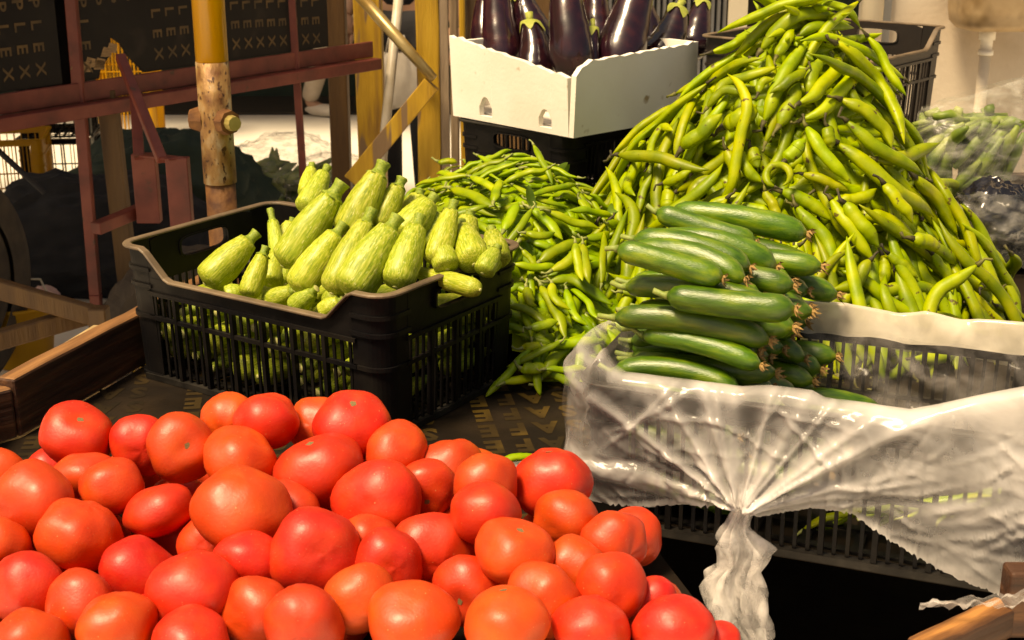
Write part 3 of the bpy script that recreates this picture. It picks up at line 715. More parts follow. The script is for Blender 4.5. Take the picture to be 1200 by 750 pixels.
BV = local_variants(20, .17, .27, .0175, .024, .60, .78, 5, 900)
PV = local_variants(14, .09, .145, .0125, .018, .28, .62, 7, 1900)
bean = Heap(bean_h); pea = Heap(pea_h)
def samp_bean():
    a_ = random.uniform(0, 6.283); r_ = math.sqrt(random.random())
    if math.sin(a_) > .35 and random.random() < .75: a_ = -a_
    return .505 + math.cos(a_) * r_ * .46, 2.40 + math.sin(a_) * r_ * .40
def samp_pea():
    return random.uniform(-.34, .36), random.uniform(1.93, 2.72)
core('bean_heap_inside', bean, (.5, 2.4), (.52, .44), .13, 'bean', 'broad bean pods packed tight inside the tall heap', 'beans')
core('pea_heap_inside', pea, (0, 2.4), (.42, .54), .055, 'pea', 'pea pods packed tight inside the low heap', 'peas')
scatter_mesh('packed_bean_pods', bean, 620, BV, .02, 'bean', 'deeper layer of broad bean pods seen between the top ones', 'beans', samp_bean, .042)
scatter_mesh('packed_pea_pods', pea, 800, PV, .015, 'pea', 'deeper layer of pea pods seen between the top ones', 'peas', samp_pea, .022)
BD1 = [([(700,5),(600,80),(520,150),(465,205)],44),([(550,185),(600,120),(680,62),(830,70)],54),([(270,325),(400,270),(500,220),(570,205)],42),
 ([(700,22),(780,30),(840,58),(870,105)],38),([(670,130),(740,95),(860,100)],38),([(775,150),(860,140),(955,120)],36),([(395,185),(470,160),(540,110),(600,50)],42),
 ([(605,205),(640,150),(665,110)],38),([(560,420),(600,320),(650,230),(710,140)],48),([(405,355),(430,300),(530,265),(620,240)],42),([(605,435),(650,370),(685,285)],52),
 ([(680,415),(760,380),(830,300),(890,245),(1000,245)],48),([(780,165),(850,210),(920,290),(980,400),(1010,500)],52),([(710,330),(725,250),(755,200)],48),
 ([(430,440),(490,410),(545,365)],68),([(270,540),(300,420),(345,320)],38),([(300,520),(370,460),(440,400)],58),([(65,580),(110,550),(200,545)],32),
 ([(180,570),(200,490),(235,440),(270,455)],32),([(440,510),(465,570),(480,640)],42),([(700,430),(760,530),(850,630)],46),([(800,490),(900,560),(1000,650),(1130,740)],60),
 ([(930,545),(1040,535),(1145,490)],48),([(770,435),(785,510)],42),([(480,500),(510,580),(560,620)],42),([(630,555),(665,520),(700,480)],50),([(520,505),(545,570)],48),
 ([(310,720),(340,640),(400,600)],48),([(800,350),(870,380),(950,450),(975,520)],52),([(370,710),(450,680),(510,660)],42),([(620,650),(700,680),(790,745)],48),
 ([(810,685),(900,670),(940,640)],42),([(690,590),(760,610),(850,650)],36),([(470,700),(540,715),(610,735)],42),([(240,720),(250,640)],48),([(545,330),(560,290),(600,280)],30),
 ([(380,380),(440,320),(520,330)],36),([(700,250),(640,290),(580,330)],36),([(570,650),(600,720),(610,760)],36),([(870,150),(910,200),(960,300),(1000,350)],40),
 ([(860,310),(870,350),(930,400)],36),([(150,720),(165,640),(190,590)],34),([(230,630),(290,610),(330,590)],36),([(660,700),(700,740),(740,790)],40)]
ring_px = [(610 + 40 * math.cos(t), 605 + 38 * math.sin(t)) for t in [R(100) + R(330) * i / 8 for i in range(9)]]
BD1.append((ring_px, 26))
BL = 'yellow-green broad bean pod in the tall heap behind the cucumbers'; BG = 'broad bean pods in the tall heap'
spec = {11: 'long wavy broad bean pod lying proud across the upper heap', 21: 'long straight broad bean pod running down the heap towards the plastic bag of greens', 44: 'thin broad bean pod curled into a closed ring', 14: 'short broad plump bean pod with a blunt end on the upper heap'}
listed_pods('broad_bean', bean, BD1, (700, 0, .3466), 'bean', 'beanstem', lambda i: spec.get(i, BL), 'bean pod', BG, .74, 5)
BD2 = [([(75,150),(150,240),(175,330)],38),([(165,130),(220,210),(285,305)],38),([(200,140),(260,210),(300,265)],42),([(255,175),(320,185),(400,240)],42),([(300,90),(350,150),(380,200)],38),
 ([(390,70),(450,130),(510,230)],44),([(440,85),(540,95)],30),([(470,250),(560,265),(620,290)],38),([(220,445),(290,390),(400,370),(490,400),(520,460)],38),([(200,430),(220,390),(280,370)],32),
 ([(400,240),(470,290),(520,305)],38),([(500,290),(580,310),(635,325)],38),([(590,250),(630,240),(670,220)],26),([(365,250),(440,265)],44),([(310,280),(320,330),(290,370)],34),
 ([(560,380),(620,420),(690,490)],34),([(270,300),(220,370),(170,380)],36),([(520,340),(580,400),(620,470)],34),([(430,280),(480,350),(490,390)],32),([(320,280),(370,320),(400,350)],32),
 ([(600,440),(650,460),(690,485)],28),([(180,300),(250,290)],34),([(540,420),(580,450),(615,480)],32),([(340,420),(360,455)],40),([(260,450),(330,440)],34)]
listed_pods('broad_bean', bean, BD2, (900, 180, .4267), 'bean', 'beanstem', lambda i: 'arched broad bean pod bending over the front foot of the heap' if i == 8 else BL, 'bean pod', BG, .74, 5)
nb = random_pods('broad_bean', bean, 228, BV, 'bean', 'beanstem', BL, 'bean pod', BG, samp_bean, -.012, .022)
PD = [([(85,105),(140,110)],28),([(120,185),(180,205),(265,250)],36),([(275,310),(300,265),(320,225)],34),([(350,240),(400,280),(445,335)],36),([(400,255),(470,285),(550,305)],32),
 ([(395,440),(520,410),(690,395)],24),([(400,460),(470,455),(590,530)],40),([(380,470),(430,560),(455,630)],36),([(380,740),(440,660),(530,605)],38),([(375,400),(430,365),(500,335)],38),
 ([(325,360),(380,420)],20),([(495,215),(540,275)],28),([(355,165),(425,145)],26),([(320,340),(350,285)],38),([(250,240),(270,170)],30),([(160,100),(230,140),(300,180)],26),
 ([(200,90),(270,130),(360,180)],24),([(70,200),(120,130),(165,120)],26),([(330,320),(380,330),(420,320)],28),([(410,440),(470,400),(510,350)],34),([(340,470),(350,520),(370,530)],32),
 ([(455,480),(480,560),(520,590)],28),([(350,600),(400,590),(430,580)],32),([(325,650),(400,640)],30),([(325,715),(400,715)],38),([(510,330),(560,325),(580,310)],30),([(590,300),(610,340),(580,370)],30),
 ([(560,300),(620,300)],30),([(600,380),(640,320),(680,300)],32),([(500,360),(515,450),(520,480)],28),([(480,360),(490,440),(500,470)],28),([(410,470),(420,520),(465,550)],28),([(300,170),(370,210),(470,240)],22),([(40,210),(60,160)],26),([(140,250),(210,290),(260,330)],26)]
PL = 'slim green pea pod in the low heap beside the zucchini crate'; PG = 'pea pods in the low heap'
listed_pods('pea_pod', pea, PD, (480, 150, .4), 'pea', 'peastem', lambda i: {5: 'long thin green bean pod lying across the pea heap toward the cucumbers', 8: 'long green pod leaning from the pea heap against the plastic bag'}.get(i, PL), 'pea pod', PG, .62, 7)
npea = random_pods('pea_pod', pea, 255, PV, 'pea', 'peastem', PL, 'pea pod', PG, samp_pea, -.008, .020)
# a few leaves in the pea heap
lv = []
for i in range(5):
    v = []; f = []
    for a_ in range(9):
        s = a_ / 8; wdt = .014 * math.sin(math.pi * min(1, s * .92 + .05)) ** .8
        for t in (-1, 0, 1): v.append((s * .036 - .018, t * wdt * .75, .004 * abs(t) + .012 * math.sin(s * 3 + i)))
    for a_ in range(8):
        for t in range(2): f.append((a_ * 3 + t, a_ * 3 + 3 + t, a_ * 3 + 4 + t, a_ * 3 + 1 + t))
    me = mesh('pea_leaf', v, f); me.materials.append(M['leaf']); lv.append(me)
for i in range(26):
    x, y = samp_pea()
    if pea_h(x, y) < .08: continue
    n = pea.nrm(x, y); p = Vector((x, y, DECK + pea_h(x, y))) + n * .014
    if in_crate(p, .03): continue
    o = obj('pea_leaf', lv[i % 5], loc=p); o.rotation_euler = ((n + Vector((random.gauss(0, .4), random.gauss(0, .4), 0))).normalized().to_track_quat('Z', 'Y') @ Quaternion((0, 0, 1), random.uniform(0, 6.28))).to_euler()
    tag(o, 'small green leaf caught among the pea pods', 'leaf', 'leaves among the pea pods')
# stray pod on the deck behind the tomatoes
v, f, c, tg, L = pod_geo([Pz(578, 543, DECK + .008), Pz(602, 537, DECK + .012), Pz(628, 533, DECK + .010)], .014, (0, 0, 1), .7, 5, 3)
ctr = c.mean(0); o = obj('pea_pod', mesh('pea_pod', [q - ctr for q in v], f), M['pea'], loc=ctr); stem_geo(c - ctr, tg, .014, (0, 0, 1), 3).build('stem_end', M['beanstem'], o, True)
tag(o, 'single stray green pod lying on the printed deck behind the tomatoes', 'pea pod')

# ------------------------------------------------------------------ zucchini
def lathe(prof, axis_curve=0, n=16, lob=0, lamp=0, seed=0, wob=.0):
    v = []; f = []; r_ = random.Random(seed); ph = r_.uniform(0, 6)
    for i, (x, r) in enumerate(prof):
        for k in range(n):
            a_ = 2 * math.pi * k / n; rr = r * (1 + lamp * math.cos(lob * a_ + ph)) * (1 + wob * mnoise.noise((x * 30 + seed, math.cos(a_), math.sin(a_))))
            v.append((x, math.cos(a_) * rr, math.sin(a_) * rr + axis_curve * (x * x)))
    m_ = len(prof)
    for i in range(m_ - 1):
        for k in range(n): k2 = (k + 1) % n; f.append((i * n + k, i * n + k2, (i + 1) * n + k2, (i + 1) * n + k))
    f.append(tuple(range(n - 1, -1, -1))); f.append(tuple((m_ - 1) * n + k for k in range(n))); return v, f
def zuc_mesh(i):
    r_ = random.Random(40 + i); cv = r_.uniform(-.5, .5); fat = r_.uniform(.9, 1.1)
    prof = []
    for k in range(19):
        s = k / 18; x = -.5 + s
        blunt = math.sqrt(max(0, 1 - ((max(0, .16 - s)) / .16) ** 2)); tp = 1 - .42 * max(0, (s - .42) / .58) ** 1.5
        prof.append((x, .185 * fat * max(.12, blunt) * tp))
    v, f = lathe(prof, cv * .12, 20, r_.choice((5, 6, 7)), .022, i, .05); me = mesh('zucchini', v, f); me.materials.append(M['zuc'])
    z5 = cv * .12 * .25
    sp = [(.48, .112), (.505, .100), (.53, .070), (.58, .058), (.65, .062), (.70, .072), (.71, .068)]
    v, f = lathe(sp, 0, 10, 5, .14, i); v = [(a, b, c + z5) for a, b, c in v]; st = mesh('stem', v, f, True); st.materials.append(M['zucstem']); st.materials.append(M['zuccut'])
    st.polygons[len(st.polygons) - 1].material_index = 1
    bl = mesh('blossom_scar', *lathe([(-.508, .012), (-.503, .03), (-.495, .035)], cv * .12, 8)); bl.materials.append(M['zuccut'])
    return me, st, bl
ZM = [zuc_mesh(i) for i in range(6)]
def put_zuc(i, stem, end, wd, label=None):      # stem tip and blossom end as world points
    d = stem - end; L = d.length / 1.17; me, st, bl = ZM[i % 6]
    o = obj('zucchini', me, loc=end + d * (.5 / 1.18)); o.rotation_euler = (Vector(d).to_track_quat('X', 'Z') @ Quaternion((1, 0, 0), random.uniform(0, 6.28))).to_euler()
    w_ = wd / .37; o.scale = (L, w_, w_); obj('stem', st, parent=o); obj('blossom_scar', bl, parent=o)
    tag(o, label or 'pale green zucchini heaped in the black crate', 'zucchini', 'zucchini in the black crate'); return o
# (stem px, end px, width px, local y depth of the stem end and blossom end in the crate, extra height)
def on_plane(px, py, yloc):     # pixel ray meets the vertical plane y = yloc of the zucchini crate
    n = Vector((-math.sin(ZR), math.cos(ZR), 0)); q = ZC + n * yloc; r = ray(px, py); t = (q - CAM).dot(n) / r.dot(n); return CAM + r * t
s6 = lambda x, y: (130 + x * .4533, 180 + y * .4533)
ZD = [((375,208),(243,338),92,-.03,-.11),((412,150),(450,338),58,.02,-.04),((595,80),(445,292),118,.00,-.085),((560,38),(500,150),70,.07,.0),((600,185),(478,358),98,-.04,-.115),
 ((672,150),(570,362),94,-.02,-.115),((738,168),(612,366),118,-.035,-.125),((705,28),(610,215),112,.05,-.02),((752,66),(690,195),88,.07,.02),((838,112),(745,222),98,.07,.0),
 ((798,165),(735,346),98,-.01,-.09),((888,128),(836,286),78,.04,-.03),((905,180),(940,288),88,.06,.0),((770,300),(955,352),62,-.02,-.04),((400,245),(352,372),72,-.08,-.13),
 ((480,352),(400,385),60,-.09,-.10),((530,350),(470,400),62,-.11,-.12),((600,375),(545,412),60,-.11,-.12),((345,350),(300,372),60,-.09,-.11),((960,240),(985,300),70,.04,.02),((640,130),(580,190),84,.09,.06),((470,170),(440,240),60,.06,.03),((870,150),(800,250),92,.085,.03),((560,120),(520,210),90,.10,.06),((650,200),(615,280),84,.02,-.02),((940,200),(880,285),80,.085,.05),((520,30),(505,110),60,.11,.06),((985,195),(1000,285),78,.09,.05),((930,150),(905,240),84,.11,.08),((800,95),(770,180),80,.11,.08),((845,215),(870,300),70,.0,-.03),((700,120),(690,210),80,.07,.02),((1000,240),(960,310),70,.03,-.01),((430,250),(410,340),66,-.02,-.06)]
random.seed(21)
for i, (a_, b_, wd, ya, yb) in enumerate(ZD):
    A = on_plane(*s6(*a_), ya); B = on_plane(*s6(*b_), yb); d = ((A + B) / 2 - CAM).dot(FWD)
    put_zuc(i, A, B, wd * .90 * .4533 / FPX * d, {0: 'pale green zucchini lying alone near the handle of the black crate', 11: 'small pear-shaped zucchini with a long stem upright in the crate'}.get(i))
for layer in range(3):
    for i in range(9):
        x = -.20 + i * .05 + random.uniform(-.008, .008); z = .04 + layer * .037
        yy = random.uniform(-.02, .02); L = random.uniform(.11, .13)
        for yc in ((-.075 + yy, .085 + yy)):
            a_ = random.uniform(-.25, .25) + (math.pi if random.random() < .5 else 0); dv = Vector((math.sin(a_) * .2, math.cos(a_), random.uniform(-.08, .08))).normalized() * L / 2
            c = Vector((x, yc, z)); A = from_local(ZC, ZR, *(c + dv)); B = from_local(ZC, ZR, *(c - dv)); put_zuc(i + layer, A, B, .038, 'pale green zucchini lying deep in the black crate behind its slats')

# ------------------------------------------------------------------ cucumbers
def cuke_mesh(i):
    r_ = random.Random(70 + i); cv = r_.uniform(.7, 1.7) * -1 if i % 3 else r_.uniform(-.3, .2); prof = []
    for k in range(19):
        s = k / 18; e = math.sqrt(max(0, 1 - (max(0, .13 - s) / .13) ** 2)) * .8 + .2 * min(1, s / .13)
        e2 = math.sqrt(max(0, 1 - (max(0, s - .84) / .16) ** 2))
        prof.append((-.5 + s, .108 * max(.14, e) * max(.2, e2) * (1 - .10 * (1 - s))))
    v, f = lathe(prof, cv * .28, 16, 3, .02, i, .06); me = mesh('cucumber', v, f); me.materials.append(M['cuke'])
    ze = cv * .07; mb = MB(); t = r_.uniform(-.3, .3)
    for k in range(9):          # dried flower at the blossom end
        a_ = 2 * math.pi * k / 9 + t; l_ = r_.uniform(.03, .075); p0 = Vector((.49, math.cos(a_) * .018, ze + math.sin(a_) * .018))
        p1 = p0 + Vector((l_ * .5, math.cos(a_ + .5) * .027, math.sin(a_ + .5) * .027)); p2 = p1 + Vector((l_ * .5, math.cos(a_ + 1.4) * .04 * r_.random(), math.sin(a_ + 1.2) * .04 * r_.random() - .015))
        sd_ = Vector((0, -math.sin(a_), math.cos(a_))) * .015
        mb.add([p0 - sd_ * .5, p0 + sd_ * .5, p1 + sd_, p1 - sd_, p2], [(0, 1, 2, 3), (3, 2, 4)])
    mb.tube([(.47, 0, ze), (.52, 0, ze)], [.035, .022], 7)
    fl = mesh('dried_flower', mb.v, mb.f, False); fl.materials.append(M['flower'])
    mb = MB().tube([(-.485, 0, ze), (-.53, r_.uniform(-.01, .01), ze), (-.60, r_.uniform(-.05, .05), ze + r_.uniform(-.02, .04))], [.036, .024, .022], 7)
    st = mesh('stem', mb.v, mb.f, True); st.materials.append(M['cukestem']); return me, fl, st
CM = [cuke_mesh(i) for i in range(8)]
cb_ = from_local(BC, BR, 0, 0, 0)
random.seed(5)
def put_cuke(k, A, B, wd, label, roll=0, stem=True, flower=True):     # A stem end, B blossom end
    d = B - A; me, fl, st = CM[k % 8]; o = obj('cucumber', me, loc=(A + B) / 2)
    zu = (Vector((0, 0, 1)) - d.normalized() * d.normalized().z).normalized(); X = d.normalized(); Yv = zu.cross(X)
    mt = Matrix((X, Yv, zu)).transposed().to_quaternion() @ Quaternion((1, 0, 0), roll)
    o.rotation_euler = mt.to_euler(); w_ = wd / .216; o.scale = (d.length, w_ * random.uniform(.94, 1.06), w_ * random.uniform(.9, 1.08))
    if flower: obj('dried_flower', fl, parent=o)
    if stem: obj('stem', st, parent=o)
    tag(o, label, 'cucumber', 'cucumbers stacked in the lined crate')
CL = 'dark green cucumber inside the stack showing its dried flower end'
nrow, nlay = 8, 10
for j in range(nrow):           # rows from the front wall to the back wall of the crate
    for i in range(nlay):
        y = -CR_W / 2 + .045 + j * .0335 + random.uniform(-.004, .004) + (i % 2) * .014
        z = .030 + i * .0312 + random.uniform(-.004, .004) + .004 * math.sin(j)
        ln = random.uniform(.145, .20); x1 = -.070 + random.uniform(-.035, .026) + .014 * math.sin(i * 1.9) - .018 * (i == nlay - 1) + j * .004
        if j == 0: x1 += [-.03, -.03, -.02, -.01, -.03, .0, .006, .016, .01, .016][i]
        if i == nlay - 1 and j in (3, 6): continue
        if i == 7: z -= .003
        yaw = random.gauss(0, .085); til = random.uniform(-.09, .07) - (.10 if i == nlay - 1 else .03)
        dv = Vector((math.cos(yaw), math.sin(yaw), til)).normalized()
        B = Vector((x1, y, z)); A = B - dv * ln; A.x = max(A.x, -.242)
        put_cuke(i * 3 + j, from_local(BC, BR, *A), from_local(BC, BR, *B), random.uniform(.029, .035), 'dark green cucumber on the top of the cucumber stack' if i == nlay - 1 else 'dark green cucumber in the front row of the stack behind the bag fold' if j == 0 else 'dark green cucumber at the back of the stack beside the bean heap' if j > 5 else CL, random.uniform(-.6, .6))
for i in range(5):      # some lying low towards the right of the stack
    B = Vector((.0 + i * .015, -.10 + i * .05, .06 + .01 * i)); A = B - Vector((.15, -.02 + .02 * i, -.015)); put_cuke(i, from_local(BC, BR, *A), from_local(BC, BR, *B), .034, 'small cucumber at the dark foot of the stack in the lined crate')
# a few loose pods on the floor of the lined crate, seen through the slats
for i in range(7):
    x = .03 + i * .03; me_v = PV[i % 12]
    o = obj('pea_pod', mesh('pea_pod', me_v[0], me_v[1]), M['pea'], loc=from_local(BC, BR, x, -.10 + .012 * i, .03 + .004 * i), rot=(0, -.5, BR + random.uniform(-.6, .6)))
    MB().add(me_v[4].v, me_v[4].f).build('stem_end', M['peastem'], o, True)
    tag(o, 'green pod lying inside the lined crate behind its front slats', 'pea pod', 'pods on the floor of the lined crate')

# ------------------------------------------------------------------ plastic bag lining the crate
bag = tag(empty('plastic_bag', BC, BR), 'milky translucent plastic bag folded over the crate rim and knotted in front', 'bag')
BL_, BW = .53, CR_W; H = BH
KN = Vector(to_local(Vector((0, 0, 0)), BC, BR)); 
def plane_front(px, py, off=0):
    n = Vector((math.sin(BR), -math.cos(BR), 0)); q = BC + n * (BW / 2 + off); r = ray(px, py); t = (q - CAM).dot(n) / r.dot(n); return Vector(to_local(CAM + r * t, BC, BR))
kn_l = plane_front(874, 588, .022)
# path of the fold: left side -> near corner -> front rim -> right corner
path = []
for t in np.linspace(0, 1, 14): path.append((Vector((-BL_ / 2 - .004, -BW / 2 + .15 * (1 - t) + .03, 0)), Vector((-1, 0, 0))))
for i in range(1, 9):
    a_ = math.pi / 2 * i / 9; path.append((Vector((-BL_ / 2 + .03 - .034 * math.cos(a_), -BW / 2 + .03 - .034 * math.sin(a_), 0)), Vector((-math.cos(a_), -math.sin(a_), 0))))
NF = 240
for i in range(NF): path.append((Vector((-BL_ / 2 + .03 + (BL_ - .05) * i / (NF - 1), -BW / 2 - .004, 0)), Vector((0, -1, 0))))
for i in range(1, 8):
    a_ = math.pi / 2 * i / 8; path.append((Vector((BL_ / 2 - .02 + .03 * math.sin(a_), -BW / 2 + .026 - .03 * math.cos(a_), 0)), Vector((math.sin(a_), -math.cos(a_), 0))))
for i in range(10): path.append((Vector((BL_ / 2 + .012, -BW / 2 + .03 + .012 * i, 0)), Vector((1, 0, 0))))
edge = [plane_front(x, y) for x, y in ((640,470),(663,535),(700,582),(760,586),(840,582),(874,596),(905,598),(960,586),(1000,596),(1050,626),(1100,656),(1165,684),(1230,716),(1330,760))]
ex = [e.x for e in edge]; ez = [e.z for e in edge]
topp = [plane_front(x, y) for x, y in ((655,404),(690,396),(720,438),(750,458),(830,466),(900,462),(950,468),(985,488),(1040,494),(1100,484),(1200,464),(1300,470))]
tx = [e.x for e in topp]; tz = [e.z for e in topp]
NV = 84; v = []; f = []; LAY = []
rr = random.Random(11); rid = [(rr.uniform(.05, math.pi - .05) if rr.random() < .8 else rr.uniform(-math.pi, math.pi), rr.uniform(.0025, .008), rr.uniform(.4, 1), rr.uniform(.07, .30)) for _ in range(34)]
crs = []
for _ in range(190):
    a_ = rr.choice((rr.gauss(0, .35), rr.gauss(-.5, .4), rr.gauss(.6, .3))); crs.append((rr.uniform(-BL_ / 2, BL_ / 2), rr.uniform(.03, H), math.cos(a_), math.sin(a_), rr.uniform(.010, .055), rr.uniform(.0016, .0045), rr.uniform(-.7, 1)))
crs = np.array(crs)
for iu, (p, nn) in enumerate(path):
    xx = p.x if nn.y < -.5 else (-BL_ / 2 if nn.x < 0 else BL_ / 2)
    zt = max(np.interp(p.x, tx, tz), H + .006) if p.x > -BL_ / 2 + .02 else H + .012 + .020 * math.sin(min(1, iu / 22) * math.pi)
    zb = max(.002, float(np.interp(p.x, ex, ez))) if p.x > -BL_ / 2 + .005 else .075 + .02 * math.sin(iu)
    zb += .004 * mnoise.noise((iu * .6, 0, 3)) + .003 * mnoise.noise((iu * 2.1, 0, 9))
    for k in range(NV):
        s = k / (NV - 1)
        if s < .25:     # inside, hanging from the fold
            q = 1 - s / .25; z = zt - q * .13; off = -.020 - .012 * q
        elif s < .40:
            q = (s - .25) / .15; a_ = math.pi * q; z = zt + .010 * math.sin(a_); off = -.020 + .028 * (1 - math.cos(a_)) / 2
        else:
            q = (s - .40) / .60; z = zt + (zb - zt) * q; off = .010 + .010 * math.sin(q * math.pi)
        pt = p + nn * off + Vector((0, 0, z))
        if s > .25:
            d = Vector((pt.x - kn_l.x, pt.z - kn_l.z)); r_ = d.length; th = math.atan2(d.y, d.x)
            fade = min(1, max(0, (s - .25) / .2)); near_k = math.exp(-(r_ / .16) ** 2)
            ly_ = 0.0; dsp = 0.0
            for (t0, w_, h_, rl_) in rid:
                dth = (th - t0 + math.pi) % (2 * math.pi) - math.pi
                if abs(dth) < 1.2:
                    g_ = math.exp(-(dth * max(r_, .012) / (w_ * (.5 + r_ * 5))) ** 2) * h_ * math.exp(-r_ / rl_); dsp += g_ * .010; ly_ += g_ * .50
            du = pt.x - crs[:, 0]; dw = pt.z - crs[:, 1]; al = du * crs[:, 2] + dw * crs[:, 3]; ac = -du * crs[:, 3] + dw * crs[:, 2]
            g_ = np.exp(-(al / crs[:, 4]) ** 2 - (ac / crs[:, 5]) ** 2) * crs[:, 6]; dsp += float(g_.sum()) * .005; ly_ += float(np.clip(g_, 0, 1).sum()) * .28
            cr_ = mnoise.noise((pt.x * 9, pt.z * 13, 2)) * .010 + mnoise.noise((pt.x * 24, pt.z * 30, 2)) * .003
            pt += nn * (fade * (dsp * min(1, r_ / .03) + (cr_ + .004) * min(1, r_ / .05)) + fade * math.exp(-(r_ / .05) ** 2) * .024)
            hem = math.exp(-((1 - s) / .035) ** 2) * .35 + math.exp(-((s - .36) / .05) ** 2) * .30 + near_k * .10 + .22 * max(0, min(1, (pt.x - .06) / .12))
            LAY.append(min(.85, ly_ * .8 + hem))
            # gather towards the knot
            pull = math.exp(-(r_ / .045) ** 2) * .55 * fade
            pt.x += (kn_l.x - pt.x) * pull; pt.z += (kn_l.z - pt.z) * pull
        else:
            pt += nn * .006 * mnoise.noise((pt.x * 30, pt.z * 30, 4)); LAY.append(.15)
        pt.y = min(pt.y, pt.y); v.append(pt)
for i in range(len(path) - 1):
    for k in range(NV - 1): a0 = i * NV + k; f.append((a0, a0 + NV, a0 + NV + 1, a0 + 1))
fs_ = MB().add(v, f).build('front_sheet', M['film'], bag, True)
fs_.data.attributes.new('layers', 'FLOAT', 'POINT').data.foreach_set('value', LAY)
# knot and hanging tail
def deck_l(px, py, z): return Vector(to_local(Pz(px, py, DECK + z), BC, BR))
tail = [plane_front(x, y, o) for x, y, o in ((878,570,.024),(874,588,.036),(872,598,.036),(864,622,.036),(872,648,.036),(860,680,.036),(862,712,.036),(872,735,.036),(880,756,.036))]
tw = [.012, .0075, .010, .026, .019, .030, .029, .025, .020]
cs, _ = catmull([tuple(t) for t in tail], 70); v = []; f = []; NK = 56
for i in range(70):
    u = i / 69; wd = float(np.interp(u, np.linspace(0, 1, 9), tw))
    for k in range(NK):
        a_ = 2 * math.pi * k / NK; fold = math.sin(a_ * 7 + u * 4) * .30 + math.sin(a_ * 12 - u * 7 + 1) * .20 + .35 * mnoise.noise((math.cos(a_) * 2, math.sin(a_) * 2, u * 7))
        rr = wd * (1 + fold * min(1, u * 6)); v.append((cs[i][0] + math.cos(a_) * rr, cs[i][1] + math.sin(a_) * rr * .55, cs[i][2] + (.008 * math.sin(a_ * 3) + .006 * mnoise.noise((k * .7, 1, 1))) * u))
for i in range(69):
    for k in range(NK): k2 = (k + 1) % NK; f.append((i * NK + k, i * NK + k2, (i + 1) * NK + k2, (i + 1) * NK + k))
MB().add(v, f).build('knotted_tail', M['filmtail'], bag, True)
# back of the liner: clear film down the inner back wall and a milky fold on the far rim
def back_sheet(x0, x1, s0, s1, m, name, amp, seed):
    NU, NW = 90, 26; v = []; f = []
    for i in range(NU):
        x = x0 + (x1 - x0) * i / (NU - 1)
        for k in range(NW):
            s = s0 + (s1 - s0) * k / (NW - 1)       # s<0 outside, 0..1 inside
            if s < 0: y = BW / 2 + .016; z = H + .012 + s * .05
            else: y = BW / 2 - .012 - .03 * s; z = H + .012 - s * (H - .02)
            if -.3 < s < .15: q = (s + .3) / .45; z += .012 * math.sin(q * math.pi)
            if -.3 < s < .1: y = BW / 2 + .016 + (-.028) * (s + .3) / .4
            d = amp * (mnoise.noise((x * 22, z * 26, seed)) + .8 * (1 - abs(mnoise.noise((x * 12 + z * 9, z * 14, seed + 3)))) ** 3)
            v.append((x, y - abs(d) * .7 - .002, z + d * .6))
    for i in range(NU - 1):
        for k in range(NW - 1): a0 = i * NW + k; f.append((a0, a0 + NW, a0 + NW + 1, a0 + 1))
    MB().add(v, f).build(name, M[m], bag, True)
back_sheet(-.06, BL_ / 2 - .01, .16, .95, 'clear', 'clear_liner', .018, 1)
back_sheet(-.07, BL_ / 2 + .01, -1.0, .16, 'fold', 'far_fold', .010, 5)
# torn scrap of the same film on the corner of the cart
sc = MB(); NU = 30; a0_ = P(1078, 709, 1.36); a1_ = P(1215, 700, 1.36); v = []; f = []
for i in range(NU):
    u = i / (NU - 1); p = a0_.lerp(a1_, u); wdt = .004 + .035 * u ** .8
    for k in range(6):
        t = k / 5 - .5; v.append(p + Vector((0, -wdt * t * .8, wdt * t * .9)) + Vector((0, .004 * mnoise.noise((u * 14, k, 1)), .010 * mnoise.noise((u * 9, k * .6, 2)))))
for i in range(NU - 1):
    for k in range(5): q = i * 6 + k; f.append((q, q + 6, q + 7, q + 1))
o = sc.add(v, f).build('plastic_scrap', M['filmtail'], None, True); tag(o, 'torn strip of milky plastic on the wooden corner of the cart', 'plastic scrap')
v = []; f = []
for i in range(12):
    for k in range(8): q = Pz(560 + i * 9, 566 - i * .5, DECK + .004); v.append((q.x, q.y + k * .008, DECK + .004 + .008 * abs(mnoise.noise((i * .5, k * .5, 3))) + .01 * math.sin(k / 7 * 3.1)))
for i in range(11):
    for k in range(7): q = i * 8 + k; f.append((q, q + 8, q + 9, q + 1))
o = MB().add(v, f).build('plastic_scrap', M['filmtail'], None, True); tag(o, 'flat white plastic scrap on the deck between tomatoes and stray pod', 'plastic scrap')

# ------------------------------------------------------------------ white foam box with eggplants
FR = R(43); fz = DECK + CR_H + .004; fn = Py(672, 161, 2.86); fn.z = fz
FLx, FLy, FH = .385, .375, .170
fbox = tag(empty('foam_box', fn, FR), 'torn white foam box of eggplants standing on a black crate', 'box')
